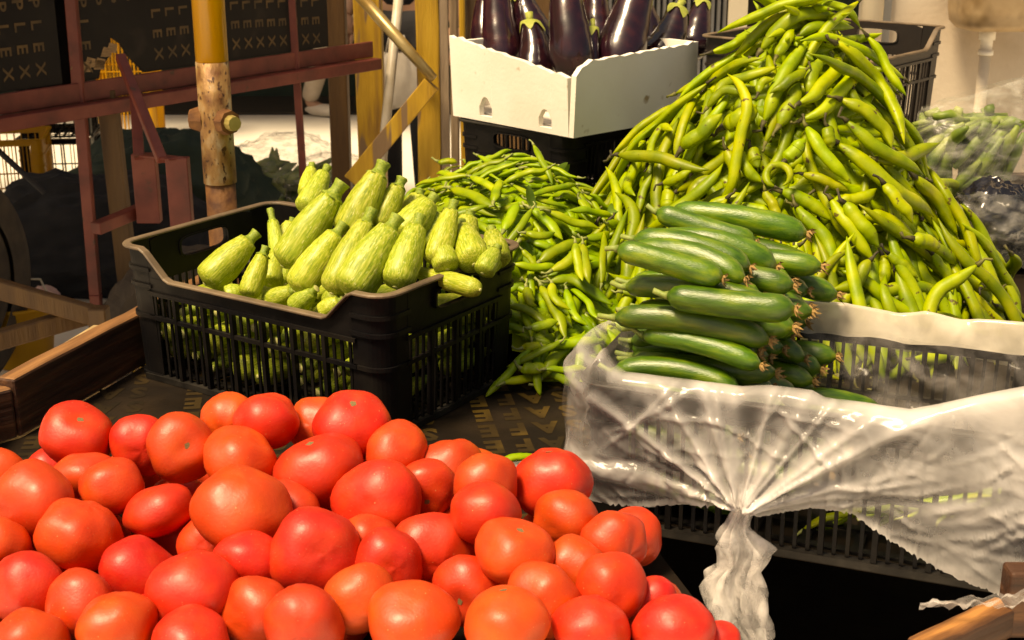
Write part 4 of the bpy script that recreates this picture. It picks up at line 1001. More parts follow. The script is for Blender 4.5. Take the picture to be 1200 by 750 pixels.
# local: near corner at origin, right wall along +x, left wall along +y
def wall_panel(mb, L, axis, th, tops, holes, flare=.05):
    # subdivided wall with top profile and arched holes (u along wall, z up)
    us = sorted(set([0, L] + [h[0] for h in holes] + [h[0] + h[1] for h in holes] + [L * i / 24 for i in range(25)] + [h[0] + h[1] * i / 8 for h in holes for i in range(9)]))
    def pt(u, z, o):
        fl = flare * z; lean = o - fl
        j = .0012 * mnoise.noise((u * 9, z * 9, axis))
        return (u, lean + j, z) if axis == 0 else (lean + j, u, z)
    for a_, b_ in zip(us[:-1], us[1:]):
        za, zb = np.interp(a_, *tops), np.interp(b_, *tops); z0 = 0; inh = [h for h in holes if h[0] <= a_ + 1e-6 and b_ <= h[0] + h[1] + 1e-6]
        spans = [(0, 0, za, zb)]
        if inh:
            hu, hw, hz0, hz1 = inh[0]; f_ = lambda u: hz0 + (hz1 - hz0) * math.sqrt(max(0.25, 1 - ((u - hu - hw / 2) / (hw / 2)) ** 2)); spans = [(0, 0, hz0, hz0), (f_(a_), f_(b_), za, zb)]
        for (p, q, r, s_) in spans:
            v = [pt(a_, p, 0), pt(b_, q, 0), pt(b_, s_, 0), pt(a_, r, 0), pt(a_, p, th), pt(b_, q, th), pt(b_, s_, th), pt(a_, r, th)]
            mb.add(v, [(0, 1, 2, 3), (7, 6, 5, 4), (0, 4, 5, 1), (3, 2, 6, 7), (0, 3, 7, 4), (1, 5, 6, 2)])
jag = lambda L, zs, s: ([L * i / 24 for i in range(25)], [z + .009 * mnoise.noise((i * .8, s, 0)) + .004 * mnoise.noise((i * 2.7, s, 5)) for i, z in enumerate(np.interp(np.linspace(0, 1, 25), *zs))])
wr = MB(); wall_panel(wr, FLx, 0, .014, jag(FLx, ([0, .06, .12, 1], [.130, .150, .158, FH]), 1), []); wr.build('wall', M['foam'], fbox)
wl_ = MB(); wall_panel(wl_, FLy, 1, .014, jag(FLy, ([0, .06, .5, 1], [.125, .130, .155, FH + .012]), 2), [(.050, .040, .012, .052), (.240, .042, .012, .056)]); o = wl_.build('wall', M['foam'], fbox)
o.location = (0, .0145, 0)
for nm, dim in (('wall', (.0, FLx, FLy, FLy + .014)), ('wall', (FLx, FLx + .014, .0, FLy + .014))):
    mb = MB(); mb.box(dim[0], dim[1], dim[2], dim[3], 0, FH); mb.build(nm, M['foam'], fbox)
MB().box(.02, FLx - .001, .02, FLy - .001, .004, .016).build('base', M['foam'], fbox)
def egg_mesh(i):
    r_ = random.Random(i); prof = []
    for k in range(21):
        s = k / 20; e = math.sqrt(max(0, 1 - (max(0, .26 - s) / .26) ** 2)); prof.append((-.5 + s, .20 * max(.05, e) * (1 - .50 * max(0, (s - .28) / .72) ** 1.2)))
    v, f = lathe(prof, r_.uniform(-.25, .25), 20, 2, .03, i, .05); me = mesh('eggplant', v, f); me.materials.append(M['egg']); return me, 0
EM = []
for i in range(4):
    r_ = random.Random(i); cv = r_.uniform(-.25, .25); me, _ = egg_mesh(i); zc = lambda x: random.Random(i).uniform(-.25, .25) * x * x
    mb = MB(); N = 30; v = []; f = []
    for a in range(N):
        an = 2 * math.pi * a / N; tip = .5 + .5 * math.cos(an * 5); x_in, x_out = .51, .46 - .13 * tip ** 1.5
        for x_, rr in ((.535, .045), (x_in, .105), (x_out, .20 * (1 - .5 * max(0, (x_out + .5 - .28) / .72) ** 1.2) + .012)):
            v.append((x_, math.cos(an) * rr, math.sin(an) * rr + cv * x_ * x_))
    for a in range(N):
        b = (a + 1) % N
        for k in range(2): f.append((a * 3 + k, a * 3 + k + 1, b * 3 + k + 1, b * 3 + k))
    mb.add(v, f); mb.tube([(.50, 0, cv * .25), (.58, .005, cv * .3), (.66, .03, cv * .3)], [.05, .036, .042], 8)
    cm = mesh('calyx', mb.v, mb.f); cm.materials.append(M['calyx']); EM.append((me, cm))
s3 = lambda x, y: (500 + x * .3468, y * .3468)
ED = [((225,-130),(262,190),115,2.98),((366,62),(372,230),118,2.93),((455,-150),(500,215),128,2.97),((735,-120),(625,215),150,2.98),((872,22),(765,170),122,3.02),((935,-10),(890,130),95,3.10),((300,-40),(390,110),110,3.10),((570,-60),(575,140),110,3.12),((700,-60),(770,130),105,3.12),((555,80),(545,235),70,2.98),((200,-60),(205,120),100,3.1)]
for i, (a_, b_, wd, dp) in enumerate(ED):
    dp = 3.005 + abs(500 + b_[0] * .3468 - 672) * .0019 + (.10 if dp > 3.05 else 0)
    A = P(*s3(*a_), dp + .03); B = P(b_[0] * .3468 + 500, (b_[1] + 70) * .3468, dp); me, cm = EM[i % 4]; d = A - B; o = obj('eggplant', me, loc=(A * .47 + B * .53)); o.rotation_euler = (d.to_track_quat('X', 'Z') @ Quaternion((1, 0, 0), i * 1.3)).to_euler()
    w_ = wd * 1.15 * .3468 / FPX * dp / .40; o.scale = (d.length / 1.08, w_, w_); obj('calyx', cm, parent=o)
    tag(o, {1: 'short eggplant with green cap showing, low beside the torn notch of the foam box', 4: 'eggplant leaning right with pale green cap above the foam box wall', 5: 'eggplant with green cap at the far right corner of the foam box'}.get(i, 'glossy dark purple eggplant standing packed in the foam box'), 'eggplant', 'eggplants in the foam box')

# ------------------------------------------------------------------ the yellow pole of the cart
pb_ = Pz(266, 330, DECK); pole = tag(empty('canopy_pole', (pb_.x, pb_.y, 0)), 'yellow canopy pole with rusty steel sleeve and bolts behind the zucchini crate', 'pole')
dpl = (pb_ - CAM).dot(FWD)
def pole_z(py): return Py(248, py, pb_.y).z
zs_ = [pole_z(272), pole_z(214), pole_z(72)]; rp = 18 / FPX * dpl
MB().tube([(0, 0, .0), (0, 0, zs_[1])], rp * .95, 20).build('lower_pipe', M['rust'], pole, True)
MB().tube([(0, 0, zs_[1] + .0005), (0, 0, zs_[2])], rp * 1.03, 24).build('sleeve', M['sleeve'], pole, True)
MB().tube([(0, 0, zs_[2] + .0005), (0, 0, 2.55)], rp * 1.0, 24).build('upper_pole', M['yellow'], pole, True)
zb_ = pole_z(140); mb = MB(); mb.tube([(rp * .7, -rp * .75, zb_), (rp * 1.15, -rp * 1.2, zb_)], [rp * .85, rp * .75], 8); mb.build('nut', M['rust'], pole)
MB().tube([(rp * 1.15, -rp * 1.21, zb_), (rp * 1.5, -rp * 1.6, zb_)], [rp * .5, rp * .45], 10).build('bolt_head', M['brass'], pole)
MB().tube([(-rp * .8, rp * .1, zb_), (-rp * 1.65, rp * .1, zb_)], [rp * .9, rp * .6], 8).build('nut', M['rust'], pole)
MB().tube([(rp * .55, -rp * .9, pole_z(110)), (rp * .62, -rp * 1.12, pole_z(109))], .004, 8).build('rivet', M['rust'], pole)

# ------------------------------------------------------------------ red steel cart with printed plywood side
ra = Py(-60, 137, 3.35); rb_ = Py(436, 46, 4.62); rb_.z = ra.z
rc_ = tag(empty('red_steel_cart', (ra.x, ra.y, 0)), 'red painted steel cart with dark printed plywood sides', 'cart')
def rbar(name, pts, wd, ht, m='red', par=rc_):
    mb = MB()
    for a_, b_ in zip(pts[:-1], pts[1:]): mb.bar(a_ - Vector((ra.x, ra.y, 0)), b_ - Vector((ra.x, ra.y, 0)), wd, ht)
    return bevel(mb.build(name, M[m], par), .002, 1)
rt = (rb_ - ra).normalized(); rn = Vector((rt.y, -rt.x, 0))      # towards the camera
rl = (rb_ - ra).length
rbar('top_rail', [ra + Vector((0, 0, .012)), rb_ + Vector((0, 0, .012))], .010, .052)
rbar('lower_rail', [ra + rn * .018 + Vector((0, 0, -.034)), rb_ + rn * .018 + Vector((0, 0, -.034))], .046, .036)
# plywood side boards
def along(px):      # parameter on the rail line for a pixel column
    r = ray(px, 90); n = rn; t = (ra - CAM).dot(n) / r.dot(n); p = CAM + r * t; return (p - ra).dot(rt)
def side_board(u0, u1, hole=None):
    mb = MB(); z0 = .040; z1 = .62; th = .012
    if hole: outl = [(u0, z0), (hole[0] - .03, z0), (hole[0] - .02, z0 + .03), (hole[0] + .015, z0 + .06), (hole[0] + .02, z0 + .11), (hole[1] - .03, z0 + .085), (hole[1] - .01, z0 + .05), (hole[1] + .03, z0 + .012), (hole[1] + .04, z0), (u1, z0), (u1, z1), (u0, z1)]
    else: outl = [(u0, z0), (u1, z0), (u1, z1), (u0, z1)]
    n = len(outl); v = [rt * u + Vector((0, 0, ra.z + z)) + rn * o for o in (-.005, -.005 - th) for u, z in outl]
    f = [tuple(range(n)), tuple(range(2 * n - 1, n - 1, -1))] + [(i, i + n, (i + 1) % n + n, (i + 1) % n) for i in range(n)]
    o = mb.add(v, f).build('side_board', M['board'], rc_)
    bm = bmesh.new(); bm.from_mesh(o.data); bmesh.ops.recalc_face_normals(bm, faces=bm.faces); bmesh.ops.triangulate(bm, faces=[q for q in bm.faces if len(q.verts) > 4]); bm.to_mesh(o.data); bm.free()
    lb = MB(); cw_, chh = .049, .056; c0 = int((u1 - u0 - .02) / cw_)
    for i in range(c0):
        for j, ch in enumerate('XELPH'):
            u = u0 + .035 + i * cw_; z = z0 + .036 + j * chh + .012 * math.sin(i * .2)
            if hole and hole[0] - .06 < u < hole[1] + .05 and z < z0 + .16: continue
            if u > u1 - .03: continue
            vv, ff = letter(ch); s_ = .038
            lb.add([rt * (u + p[1] * s_ * .85) + Vector((0, 0, ra.z + z - p[0] * s_)) + rn * -.0035 for p in vv], [tuple(reversed(q)) for q in ff])
    tag(lb.build('printed_lettering', M['brownprint'], o), kind='stuff')
    if hole:
        tm = MB(); random.seed(3)
        for k in range(9):
            u = random.uniform(hole[0] - .10, hole[0] + .02); z = z0 + random.uniform(.004, .05) + max(0, (u - hole[0] + .08)) * .5
            tm.add([rt * (u + a_) + Vector((0, 0, ra.z + z + b_)) + rn * -.0035 * (1 + .2 * k % 1) for a_, b_ in ((-.02, -.008), (.015, -.012), (.02, .01), (-.006, .018))], [(0, 1, 2, 3)])
        tm.build('torn_patch', M['tornwood'], o)
u_a = along(74); u_b = along(92); u_e = along(388); h0 = along(128); h1 = along(158)
side_board(.0, u_a); side_board(u_b, u_e, (h0, h1))
MB().add([rt * u + Vector((0, 0, ra.z + z)) + rn * -.05 for u, z in ((u_a - .05, .03), (u_b + .05, .03), (u_b + .05, .6), (u_a - .05, .6))], [(0, 1, 2, 3)]).build('back_strip', M['board'], rc_)
def dep(p): return (p - CAM).dot(FWD)
dU = dep(ra + rt * along(95)) - .08
up0 = Py(84, -30, P(84, 0, dU).y); yb_ = up0.y
up1 = Py(112, 345, yb_)
lo_ = Vector((up1.x + (up1.x - up0.x) * .2, yb_, 0))
rbar('upright', [Vector((up0.x, yb_, 1.75)), up1, lo_], .026, .030)
dU2 = dep(ra + rt * along(345)) - .06; p0 = P(339, -10, dU2); p1 = Py(357, 232, p0.y); p2 = Vector((p1.x + .03, p1.y, 0.0)); rbar('upright', [p0 + Vector((0, 0, .3)), p1, p2], .022, .022)
q0 = P(141, 66, 3.42); q1 = P(190, 188, 3.2); rbar('strut', [q0, q1], .024, .020)
rbar('strut', [P(158, 110, 3.45), P(163, 185, 3.35)], .026, .02)
def rbox(px0, px1, py0, py1, d, th, name='bracket'):
    a_ = P(px0, py0, d); b_ = P(px1, py0, d); c_ = Py((px0 + px1) / 2 + 8, py1, a_.y); mb = MB(); ox = Vector((ra.x, ra.y, 0)); a_ -= ox; b_ -= ox; zz = c_.z
    mb.box(a_.x, b_.x, a_.y, a_.y + th, zz, a_.z); return bevel(mb.build(name, M['red'], rc_), .002, 1)
rbox(153, 181, 181, 262, 3.4, .03); rbox(193, 219, 186, 275, 3.15, .03)
rbar('tray_top', [P(165, 181, 3.4), P(207, 186, 3.15)], .04, .006)
rbar('cross_rail', [P(112, 268, 3.35), P(165, 246, 3.5)], .03, .03)
rbar('dark_column', [P(125, 105, 3.75), Vector((P(125, 105, 3.75).x + .02, P(125, 105, 3.75).y, .0))], .045, .05, 'brownwood')
rbar('strap', [P(435, 60, dep(rb_) + .02), P(300, 100, dep(rb_) - .3)], .01, .01)
# wheel of the red cart
wd_ = 3.9; wc = P(226, 400, wd_); wr_ = wc.z; wheel_n = Vector((.55, -.83, 0)).normalized()
def wheel(c, r, nrm, par, ofs, wid=.10, tread=True, rm='yelwood'):
    nrm = Vector(nrm).normalized(); tz = Vector((0, 0, 1)); tx_ = tz.cross(nrm); mb = MB(); v = []; f = []; N = 72
    prof = [(-.5, .72), (-.52, .80), (-.48, .92), (-.34, .985), (0, 1.0), (.34, .985), (.48, .92), (.52, .80), (.5, .72)]
    for i in range(N):
        a_ = 2 * math.pi * i / N
        for k, (o, q) in enumerate(prof):
            rr = r * q * (1 - (.022 if tread and (i + (k // 2)) % 3 == 0 and 2 <= k <= 6 else 0)); v.append(c - ofs + tx_ * math.cos(a_) * rr + tz * math.sin(a_) * rr + nrm * o * wid)
    for i in range(N):
        j = (i + 1) % N
        for k in range(8): f.append((i * 9 + k, i * 9 + k + 1, j * 9 + k + 1, j * 9 + k))
    w_ = mb.add(v, f).build('tyre', M['tyre'], par, False)
    MB().tube([c - ofs - nrm * wid * .35, c - ofs + nrm * wid * .35], r * .70, 32).build('rim', M[rm], par)
    MB().tube([c - ofs - nrm * wid * .7, c - ofs + nrm * wid * .7], r * .14, 16).build('hub', M['rust'], par)
wheel(wc, wr_, wheel_n, rc_, Vector((ra.x, ra.y, 0)))
wc2 = P(-62, 300, 4.1); wc2.z = .36; wheel(wc2, .36, (.95, -.3, 0), rc_, Vector((ra.x, ra.y, 0)), .06, False, 'tyre')
# wooden trestle behind the cart end
tr = tag(empty('wooden_trestle', (P(50, 360, 3.0).x, P(50, 360, 3.0).y, 0)), 'wooden cross braces coloured dark for shade, standing below the red cart', 'trestle'); to_ = Vector(tr.location)
for nm, a_, b_ in (('brace', P(-60, 322, 2.95), P(118, 372, 3.05)), ('brace', P(-60, 415, 2.92), P(112, 366, 3.09))):
    bevel(MB().bar(a_ - to_, b_ - to_, .03, .042).build(nm, M['brownwood'], tr), .003, 1)  # dark brown wood puts the shade on the braces into their colour
for x in (-60, 116):
    q = P(x, 370, 3.02); bevel(MB().bar(Vector((q.x, q.y, 0)) - to_, Vector((q.x, q.y, q.z + .02)) - to_, .04, .04).build('leg', M['brownwood'], tr), .003, 1)
# dark rod
o = MB().tube([P(-20, 160, 3.6), P(52, 226, 3.7)], .008, 8).build('rope', M['blackcloth'], rc_); o.location = Vector((-ra.x, -ra.y, 0))

# ------------------------------------------------------------------ yellow posts, braces and planks behind the zucchini
def post(name, px0, px1, py, d, m, label, top=2.7, dpt=.07, base=0):
    a_ = P(px0, py, d); b_ = P(px1, py, d); wdt = b_.x - a_.x; r_ = empty(name, ((a_.x + b_.x) / 2, a_.y, base)); tag(r_, label, 'post')
    mb = MB(); N = 10; v = []; f = []
    for i in range(N + 1):
        z = (top - base) * i / N; jx = .006 * mnoise.noise((i * .7, px0, 0))
        for sx, sy in ((-1, -1), (1, -1), (1, 1), (-1, 1)): v.append((sx * wdt / 2 + jx, sy * dpt / 2, z))
    for i in range(N):
        for k in range(4): f.append((i * 4 + k, i * 4 + (k + 1) % 4, i * 4 + 4 + (k + 1) % 4, i * 4 + 4 + k))
    f += [(3, 2, 1, 0), tuple(N * 4 + k for k in range(4))]
    bevel(mb.add(v, f).build('shaft', M[m], r_), .006, 2); return r_
post('wooden_post', 388, 410, 150, 4.9, 'brownwood', 'dark brown wooden post beside the end of the red rail')
post('wooden_post', 418, 450, 100, 4.75, 'yelwood', 'yellow painted post between brown post and white pipe')
pp_ = post('wooden_post', 489, 516, 100, 4.4, 'yelwood', 'broad yellow painted post with peeling paint beside the foam box')
bx = pp_.location; pw = P(526, 100, 4.4).x - bx.x
MB().box(P(516.5, 100, 4.4).x - bx.x, pw, -.03, .035, 0, 2.7).build('bare_strip', M['greywood'], pp_)
for x0, x1, dd, mm, lb_ in ((528, 538, 4.6, 'greywood', 'thin grey plank upright beside the peeling yellow post'), (539, 546, 4.7, 'yelwood', 'narrow yellow plank upright behind the foam box'), (547, 560, 4.65, 'greywood', 'wide grey-brown plank upright behind the foam box')):
    post('plank', x0, x1, 100, dd, mm, lb_, dpt=.03)
a_ = P(415, -12, 4.32); b_ = P(508, 92, 4.28); o = MB().tube([a_, a_.lerp(b_, .6), b_], [.019, .019, .015], 12).build('metal_pipe', M['goldpipe'], None, True); tag(o, 'brassy metal pipe sloping down onto the peeling yellow post', 'pipe')
o = MB().bar(P(412, 212, 4.42), P(506, 98, 4.30), .03, .055).build('diagonal_brace', M['yelwood']); bevel(o); tag(o, 'yellow wooden brace rising diagonally to the peeling yellow post', 'brace')
a_ = P(469, -20, 4.6); b_ = P(448, 185, 4.6); b2 = a_ + (b_ - a_) * ((0 - a_.z) / (b_.z - a_.z)); o = MB().tube([a_ + (a_ - b_) * .5, b2], .017, 12).build('white_pipe', M['pipe'], None, True); tag(o, 'slim white pipe leaning between the two yellow posts', 'pipe')
o = MB().box(P(440, 60, 5.3).x, P(380, 60, 5.3).x, P(400, 78, 5.3).y, P(400, 78, 5.3).y + .03, P(400, 86, 5.3).z, P(400, 74, 5.3).z).build('yellow_rail', M['yelwood']); tag(o, 'short yellow rail behind the brown and yellow posts', 'rail')

aw = tag(empty('shade_awning', (-3.2, 4.6, 0)), 'added canvas awning out of view that shades the red cart', 'awning'); v = []; f = []  # added overhead, out of view, to shade the cart and the ground
for i in range(25):
    for k in range(17):
        x = -2.6 + 4.6 * i / 24; y = -2.9 + 4.4 * k / 16; v.append((x, y, 2.62 + .10 * math.sin(i * .52) ** 2 - .05 * math.sin(k / 16 * math.pi) + .02 * mnoise.noise((x * 2, y * 2, 0))))
for i in range(24):
    for k in range(16): q = i * 17 + k; f.append((q, q + 17, q + 18, q + 1))
MB().add(v, f).build('canvas', M['canvas'], aw, True)
for x, y in ((-2.5, -2.7), (-2.5, 1.4)): MB().tube([(x, y, 0), (x, y, 2.6)], .03, 12).build('pole', M['rust'], aw, True)
# ------------------------------------------------------------------ far street: bags, crates, added dark shop, people
def lumpy_bag(name, label, c, sx, sy, h, m, seed, inner=None, neck=False):
    r_ = tag(empty(name, c), label, 'bag'); N, Kk = 72, 48; v = []; f = []
    for i in range(Kk + 1):
        th = math.pi * i / Kk
        for k in range(N):
            a_ = 2 * math.pi * k / N; d = Vector((math.sin(th) * math.cos(a_), math.sin(th) * math.sin(a_), -math.cos(th)))
            q = 1 + .20 * mnoise.noise(d * 1.6 + Vector((seed, 0, 0))) + .10 * (1 - abs(mnoise.noise(d * 4 + Vector((0, seed, 0))))) ** 2 + .06 * (1 - abs(mnoise.noise(d * 9 + Vector((seed, seed, 0))))) ** 3 + .05 * mnoise.noise(d * 13)
            v.append((d.x * q * sx, d.y * q * sy, max(0.001, (d.z * q + .82) * h / 1.85)))
    for i in range(Kk):
        for k in range(N): k2 = (k + 1) % N; f.append((i * N + k, i * N + k2, (i + 1) * N + k2, (i + 1) * N + k))
    MB().add(v, f).build('film', M[m], r_, True)
    if inner:
        rr = random.Random(seed); mb = MB()
        for i in range(inner):
            a_ = rr.uniform(0, 6.28); q = rr.random() ** .5 * .62; z = rr.uniform(.15, .7) * h; p = Vector((math.cos(a_) * q * sx, math.sin(a_) * q * sy, z)); d = Vector((rr.uniform(-1, 1), rr.uniform(-1, 1), rr.uniform(-.2, .8))).normalized() * min(sx, sy, h) * rr.uniform(.3, .5)
            mb.tube([p - d, p + Vector((0, 0, .01)), p + d], [.004, rr.uniform(.012, .022) * sx / .2, .004], 6)
        mb.build('contents', M['greens'], r_, True)
    return r_
gb = Pz(325, 262, 0); lumpy_bag('bag_of_greens', 'clear bag of leafy greens on the street beside the red upright', (gb.x, gb.y, 0), .34, .25, .40, 'bagfilm', 3, 60)
gb = Pz(420, 262, 0); lumpy_bag('bag_of_greens', 'second clear bag of greens on the street behind the brown post', (gb.x - .1, gb.y + .3, 0), .26, .22, .26, 'bagfilm', 9, 40)
gb = Pz(200, 290, 0); lumpy_bag('dark_sack', 'dark green sack lying under the red cart behind the wheel', (gb.x, gb.y, 0), .40, .25, .5, 'greencloth', 5)
gb = Pz(120, 330, 0); lumpy_bag('dark_sack', 'black sack on the ground under the left end of the red cart', (gb.x, gb.y, 0), .45, .3, .42, 'blackcloth', 12)
make_crate('yellow_crate', 'sunlit yellow plastic crate on the street behind the red cart', Pz(5, 262, .001), R(12), m='yelplastic', mrim='yelplastic', dip=(0, 0), L=.46, H=.42, pitch=.03)
make_crate('black_crate', 'black slatted crate on the street behind the red upright', Pz(80, 240, .001), R(5), dip=(0, 0), H=.36, L=.34, pitch=.04)
make_crate('black_crate', 'black slatted crate stacked on another behind the red upright', Pz(80, 240, .001) + Vector((0, 0, .362)), R(9), dip=(0, 0), H=.3, L=.34, pitch=.04)
make_crate('yellow_crate', 'tall yellow crate added for the bright light through the torn board', Py(146, 140, 8.2) * 1 if False else Vector((Py(146, 90, 8.2).x, 8.2, .001)), R(4), m='yelplastic', mrim='yelplastic', dip=(0, 0), L=.40, H=.95, pitch=.02)  # crate added to stand in for bright yellow light behind the hole
gb = Pz(30, 425, 0); bk = tag(empty('yellow_tub', (gb.x, gb.y, 0)), 'small yellow plastic tub on the ground below the trestle braces', 'tub')
v, f = lathe([(0, .085), (.01, .09), (.20, .115), (.205, .125), (.215, .125), (.215, .115), (.02, .085)], 0, 24); MB().add([(b, c, a) for a, b, c in v], f).build('shell', M['yelplastic'], bk, True)
MB().tube([(-.115, 0, .2), (-.08, 0, .29), (.08, 0, .29), (.115, 0, .2)], .004, 6).build('handle', M['pipe'], bk, True)
gb = Pz(52, 372, 0); lumpy_bag('pink_bag', 'crumpled pink plastic bag on the ground behind the trestle', (gb.x, gb.y, 0), .07, .06, .11, 'pinkcloth', 31)
gb = Pz(140, 300, 0); cb2 = tag(empty('cardboard_box', (gb.x, gb.y + .35, 0), R(20)), 'open brown cardboard box on the ground under the red cart', 'box')
for nm, d_ in (('side', (-.2, .2, -.15, -.145)), ('side', (-.2, .2, .145, .15)), ('side', (-.2, -.195, -.1445, .1445)), ('side', (.195, .2, -.1445, .1445)), ('base', (-.194, .194, -.144, .144))):
    MB().box(*d_, .001, .006 if nm == 'base' else .30).build(nm, M['cardboard'], cb2)
MB().bar((0, -.152, .30), (0, -.26, .25), .40, .004).build('flap', M['cardboard'], cb2)
# far shop added for its dark shade: deep open front under a roof
shop = tag(empty('shade_shop', (-2.2, 9.3, 0)), 'added deep shop front that makes dark shade across the street', 'shop')
MB().box(-8, 5.4, 3.0, 3.2, 0, 3.6).build('back_wall', M['shadewall'], shop)
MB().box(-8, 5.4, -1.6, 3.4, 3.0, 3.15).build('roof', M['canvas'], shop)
MB().box(-8.2, -8, -1.2, 3.2, 0, 3.0).build('side_wall', M['shadewall'], shop); MB().box(5.4, 5.6, -1.2, 3.2, 0, 3.0).build('side_wall', M['shadewall'], shop)
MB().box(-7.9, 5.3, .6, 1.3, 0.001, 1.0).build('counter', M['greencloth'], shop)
MB().box(-7.9, 5.3, -.1, 2.95, 0.0008, .02).build('floor', M['shadewall'], shop)

def person(label, x, y, hgt, rz, top_m, leg_m, pose, bag_hand=False):
    r_ = tag(empty('person', (x, y, 0), rz), label, 'person'); s = hgt / 1.75
    st = pose
    J = {'pel': (0, 0, .95), 'wst': (0, 0, 1.10), 'chs': (0, .01, 1.32), 'nck': (0, 0, 1.47), 'hd': (0, -.015, 1.56), 'hd2': (0, -.02, 1.66),
         'ls': (.18, 0, 1.41), 'le': (.25, .03, 1.14), 'lw': (.25, -.06, .90), 'rs': (-.18, 0, 1.41), 're': (-.24, -.02, 1.14), 'rw': (-.22, -.16, .95),
         'lh': (.095, 0, .90), 'lk': (.10, -st * .6, .50), 'la': (.10, -st + .05, .09), 'lf': (.11, -st - .12, .035), 'rh': (-.095, 0, .90), 'rk': (-.10, st * .3, .50), 'ra': (-.10, st, .09), 'rf': (-.11, st - .16, .035)}
    def skin(name, names, edges, rads, m, sub=2):
        me = bpy.data.meshes.new(name); me.from_pydata([tuple(c * s for c in J[n]) for n in names], [(names.index(a), names.index(b)) for a, b in edges], [])
        o = obj(name, me, M[m], r_); md = o.modifiers.new('skin', 'SKIN'); md.use_smooth_shade = True
        for i, n in enumerate(names): q = rads[n]; me.skin_vertices[0].data[i].radius = (q * s, q * s) if not isinstance(q, tuple) else (q[0] * s, q[1] * s)
        me.skin_vertices[0].data[0].use_root = True
        sb = o.modifiers.new('sub', 'SUBSURF'); sb.levels = sub; sb.render_levels = sub; return o
    rad_ = {'pel': (.15, .11), 'wst': (.14, .10), 'chs': (.16, .11), 'nck': .055, 'hd': .085, 'hd2': .09, 'ls': .065, 'le': .046, 'lw': .03, 'rs': .065, 're': .046, 'rw': .03, 'lh': .085, 'lk': .058, 'la': .04, 'lf': .035, 'rh': .085, 'rk': .058, 'ra': .04, 'rf': .035}
    names = list(J); E_ = [('pel', 'wst'), ('wst', 'chs'), ('chs', 'nck'), ('nck', 'hd'), ('hd', 'hd2'), ('chs', 'ls'), ('ls', 'le'), ('le', 'lw'), ('chs', 'rs'), ('rs', 're'), ('re', 'rw'), ('pel', 'lh'), ('lh', 'lk'), ('lk', 'la'), ('la', 'lf'), ('pel', 'rh'), ('rh', 'rk'), ('rk', 'ra'), ('ra', 'rf')]
    skin('body', names, E_, rad_, 'skin')
    big = {k: (v + .014 if not isinstance(v, tuple) else (v[0] + .016, v[1] + .016)) for k, v in rad_.items()}
    skin('shirt', ['pel', 'wst', 'chs', 'ls', 'le', 'rs', 're'], [('pel', 'wst'), ('wst', 'chs'), ('chs', 'ls'), ('ls', 'le'), ('chs', 'rs'), ('rs', 're')], big, top_m)
    big2 = {k: (v + .022 if not isinstance(v, tuple) else (v[0] + .012, v[1] + .012)) for k, v in rad_.items()}
    skin('trousers', ['pel', 'lh', 'lk', 'la', 'rh', 'rk', 'ra'], [('pel', 'lh'), ('lh', 'lk'), ('lk', 'la'), ('pel', 'rh'), ('rh', 'rk'), ('rk', 'ra')], big2, leg_m)
    v, f = lathe([(-.5 + i / 10, .5 * math.sqrt(max(.02, 1 - (2 * i / 10 - 1) ** 2))) for i in range(11)], 0, 14); hm = MB().add([Vector((p[1] * .215, p[2] * .24 + .02, p[0] * .17 + 1.70)) * s for p in v], f); hm.build('hair', M['hair'], r_, True)
    nose = MB().add([Vector(p) * s for p in ((-.014, -.095, 1.60), (.014, -.095, 1.60), (0, -.125, 1.605), (0, -.095, 1.65))], [(0, 1, 2), (1, 3, 2), (0, 2, 3)]); nose.build('nose', M['skin'], r_)
    for sg in (-1, 1):
        e = MB().tube([Vector((sg * .035, -.098, 1.64)) * s, Vector((sg * .035, -.106, 1.64)) * s], .010 * s, 8); e.build('eye', M['hair'], r_)
        foot = 'lf' if sg > 0 else 'rf'; c_ = Vector(J[foot]); mb = MB(); v, f = lathe([(-.5 + i / 8, .5 * math.sqrt(max(.05, 1 - (2 * i / 8 - 1) ** 2))) for i in range(9)], 0, 10)
        mb.add([Vector((p[1] * .10 + c_.x, p[0] * .28 + c_.y + .04, max(0, p[2] * .09 + .045))) * s for p in v], f); mb.build('shoe', M['whitecloth'], r_, True)
        w_ = Vector(J['lw' if sg > 0 else 'rw']); el = Vector(J['le' if sg > 0 else 're']); dr = (w_ - el).normalized(); sd_ = Vector((1, 0, 0)); mb = MB()
        mb.tube([w_ * s, (w_ + dr * .045) * s, (w_ + dr * .09) * s], [.026 * s, .036 * s, .034 * s], 10)
        for k in range(4):
            b_ = w_ + dr * .085 + sd_ * (k - 1.5) * .018; ln = (.065, .075, .07, .055)[k]; cu = Vector((0, -.4, -.2)) * ln * .4
            mb.tube([b_ * s, (b_ + dr * ln * .5) * s, (b_ + dr * ln + cu) * s], [.0095 * s, .009 * s, .007 * s], 6)
        b_ = w_ + dr * .03 + sd_ * -.028 * sg; mb.tube([b_ * s, (b_ + dr * .03 + sd_ * -.025 * sg) * s, (b_ + dr * .06 + sd_ * -.03 * sg) * s], [.012 * s, .011 * s, .008 * s], 6)
        mb.build('hand', M['skin'], r_, True)
    return r_
f1 = Pz(376, 135, 0); person('person in pink shirt and beige trousers walking across the street', f1.x + .16, f1.y, 1.72, R(70), 'pinkcloth', 'beigecloth', .22)
f2 = Py(474, 60, 6.3); person('person dressed in black standing behind the leaning white pipe', f2.x, f2.y, 1.74, R(-10), 'blackcloth', 'blackcloth', .06)
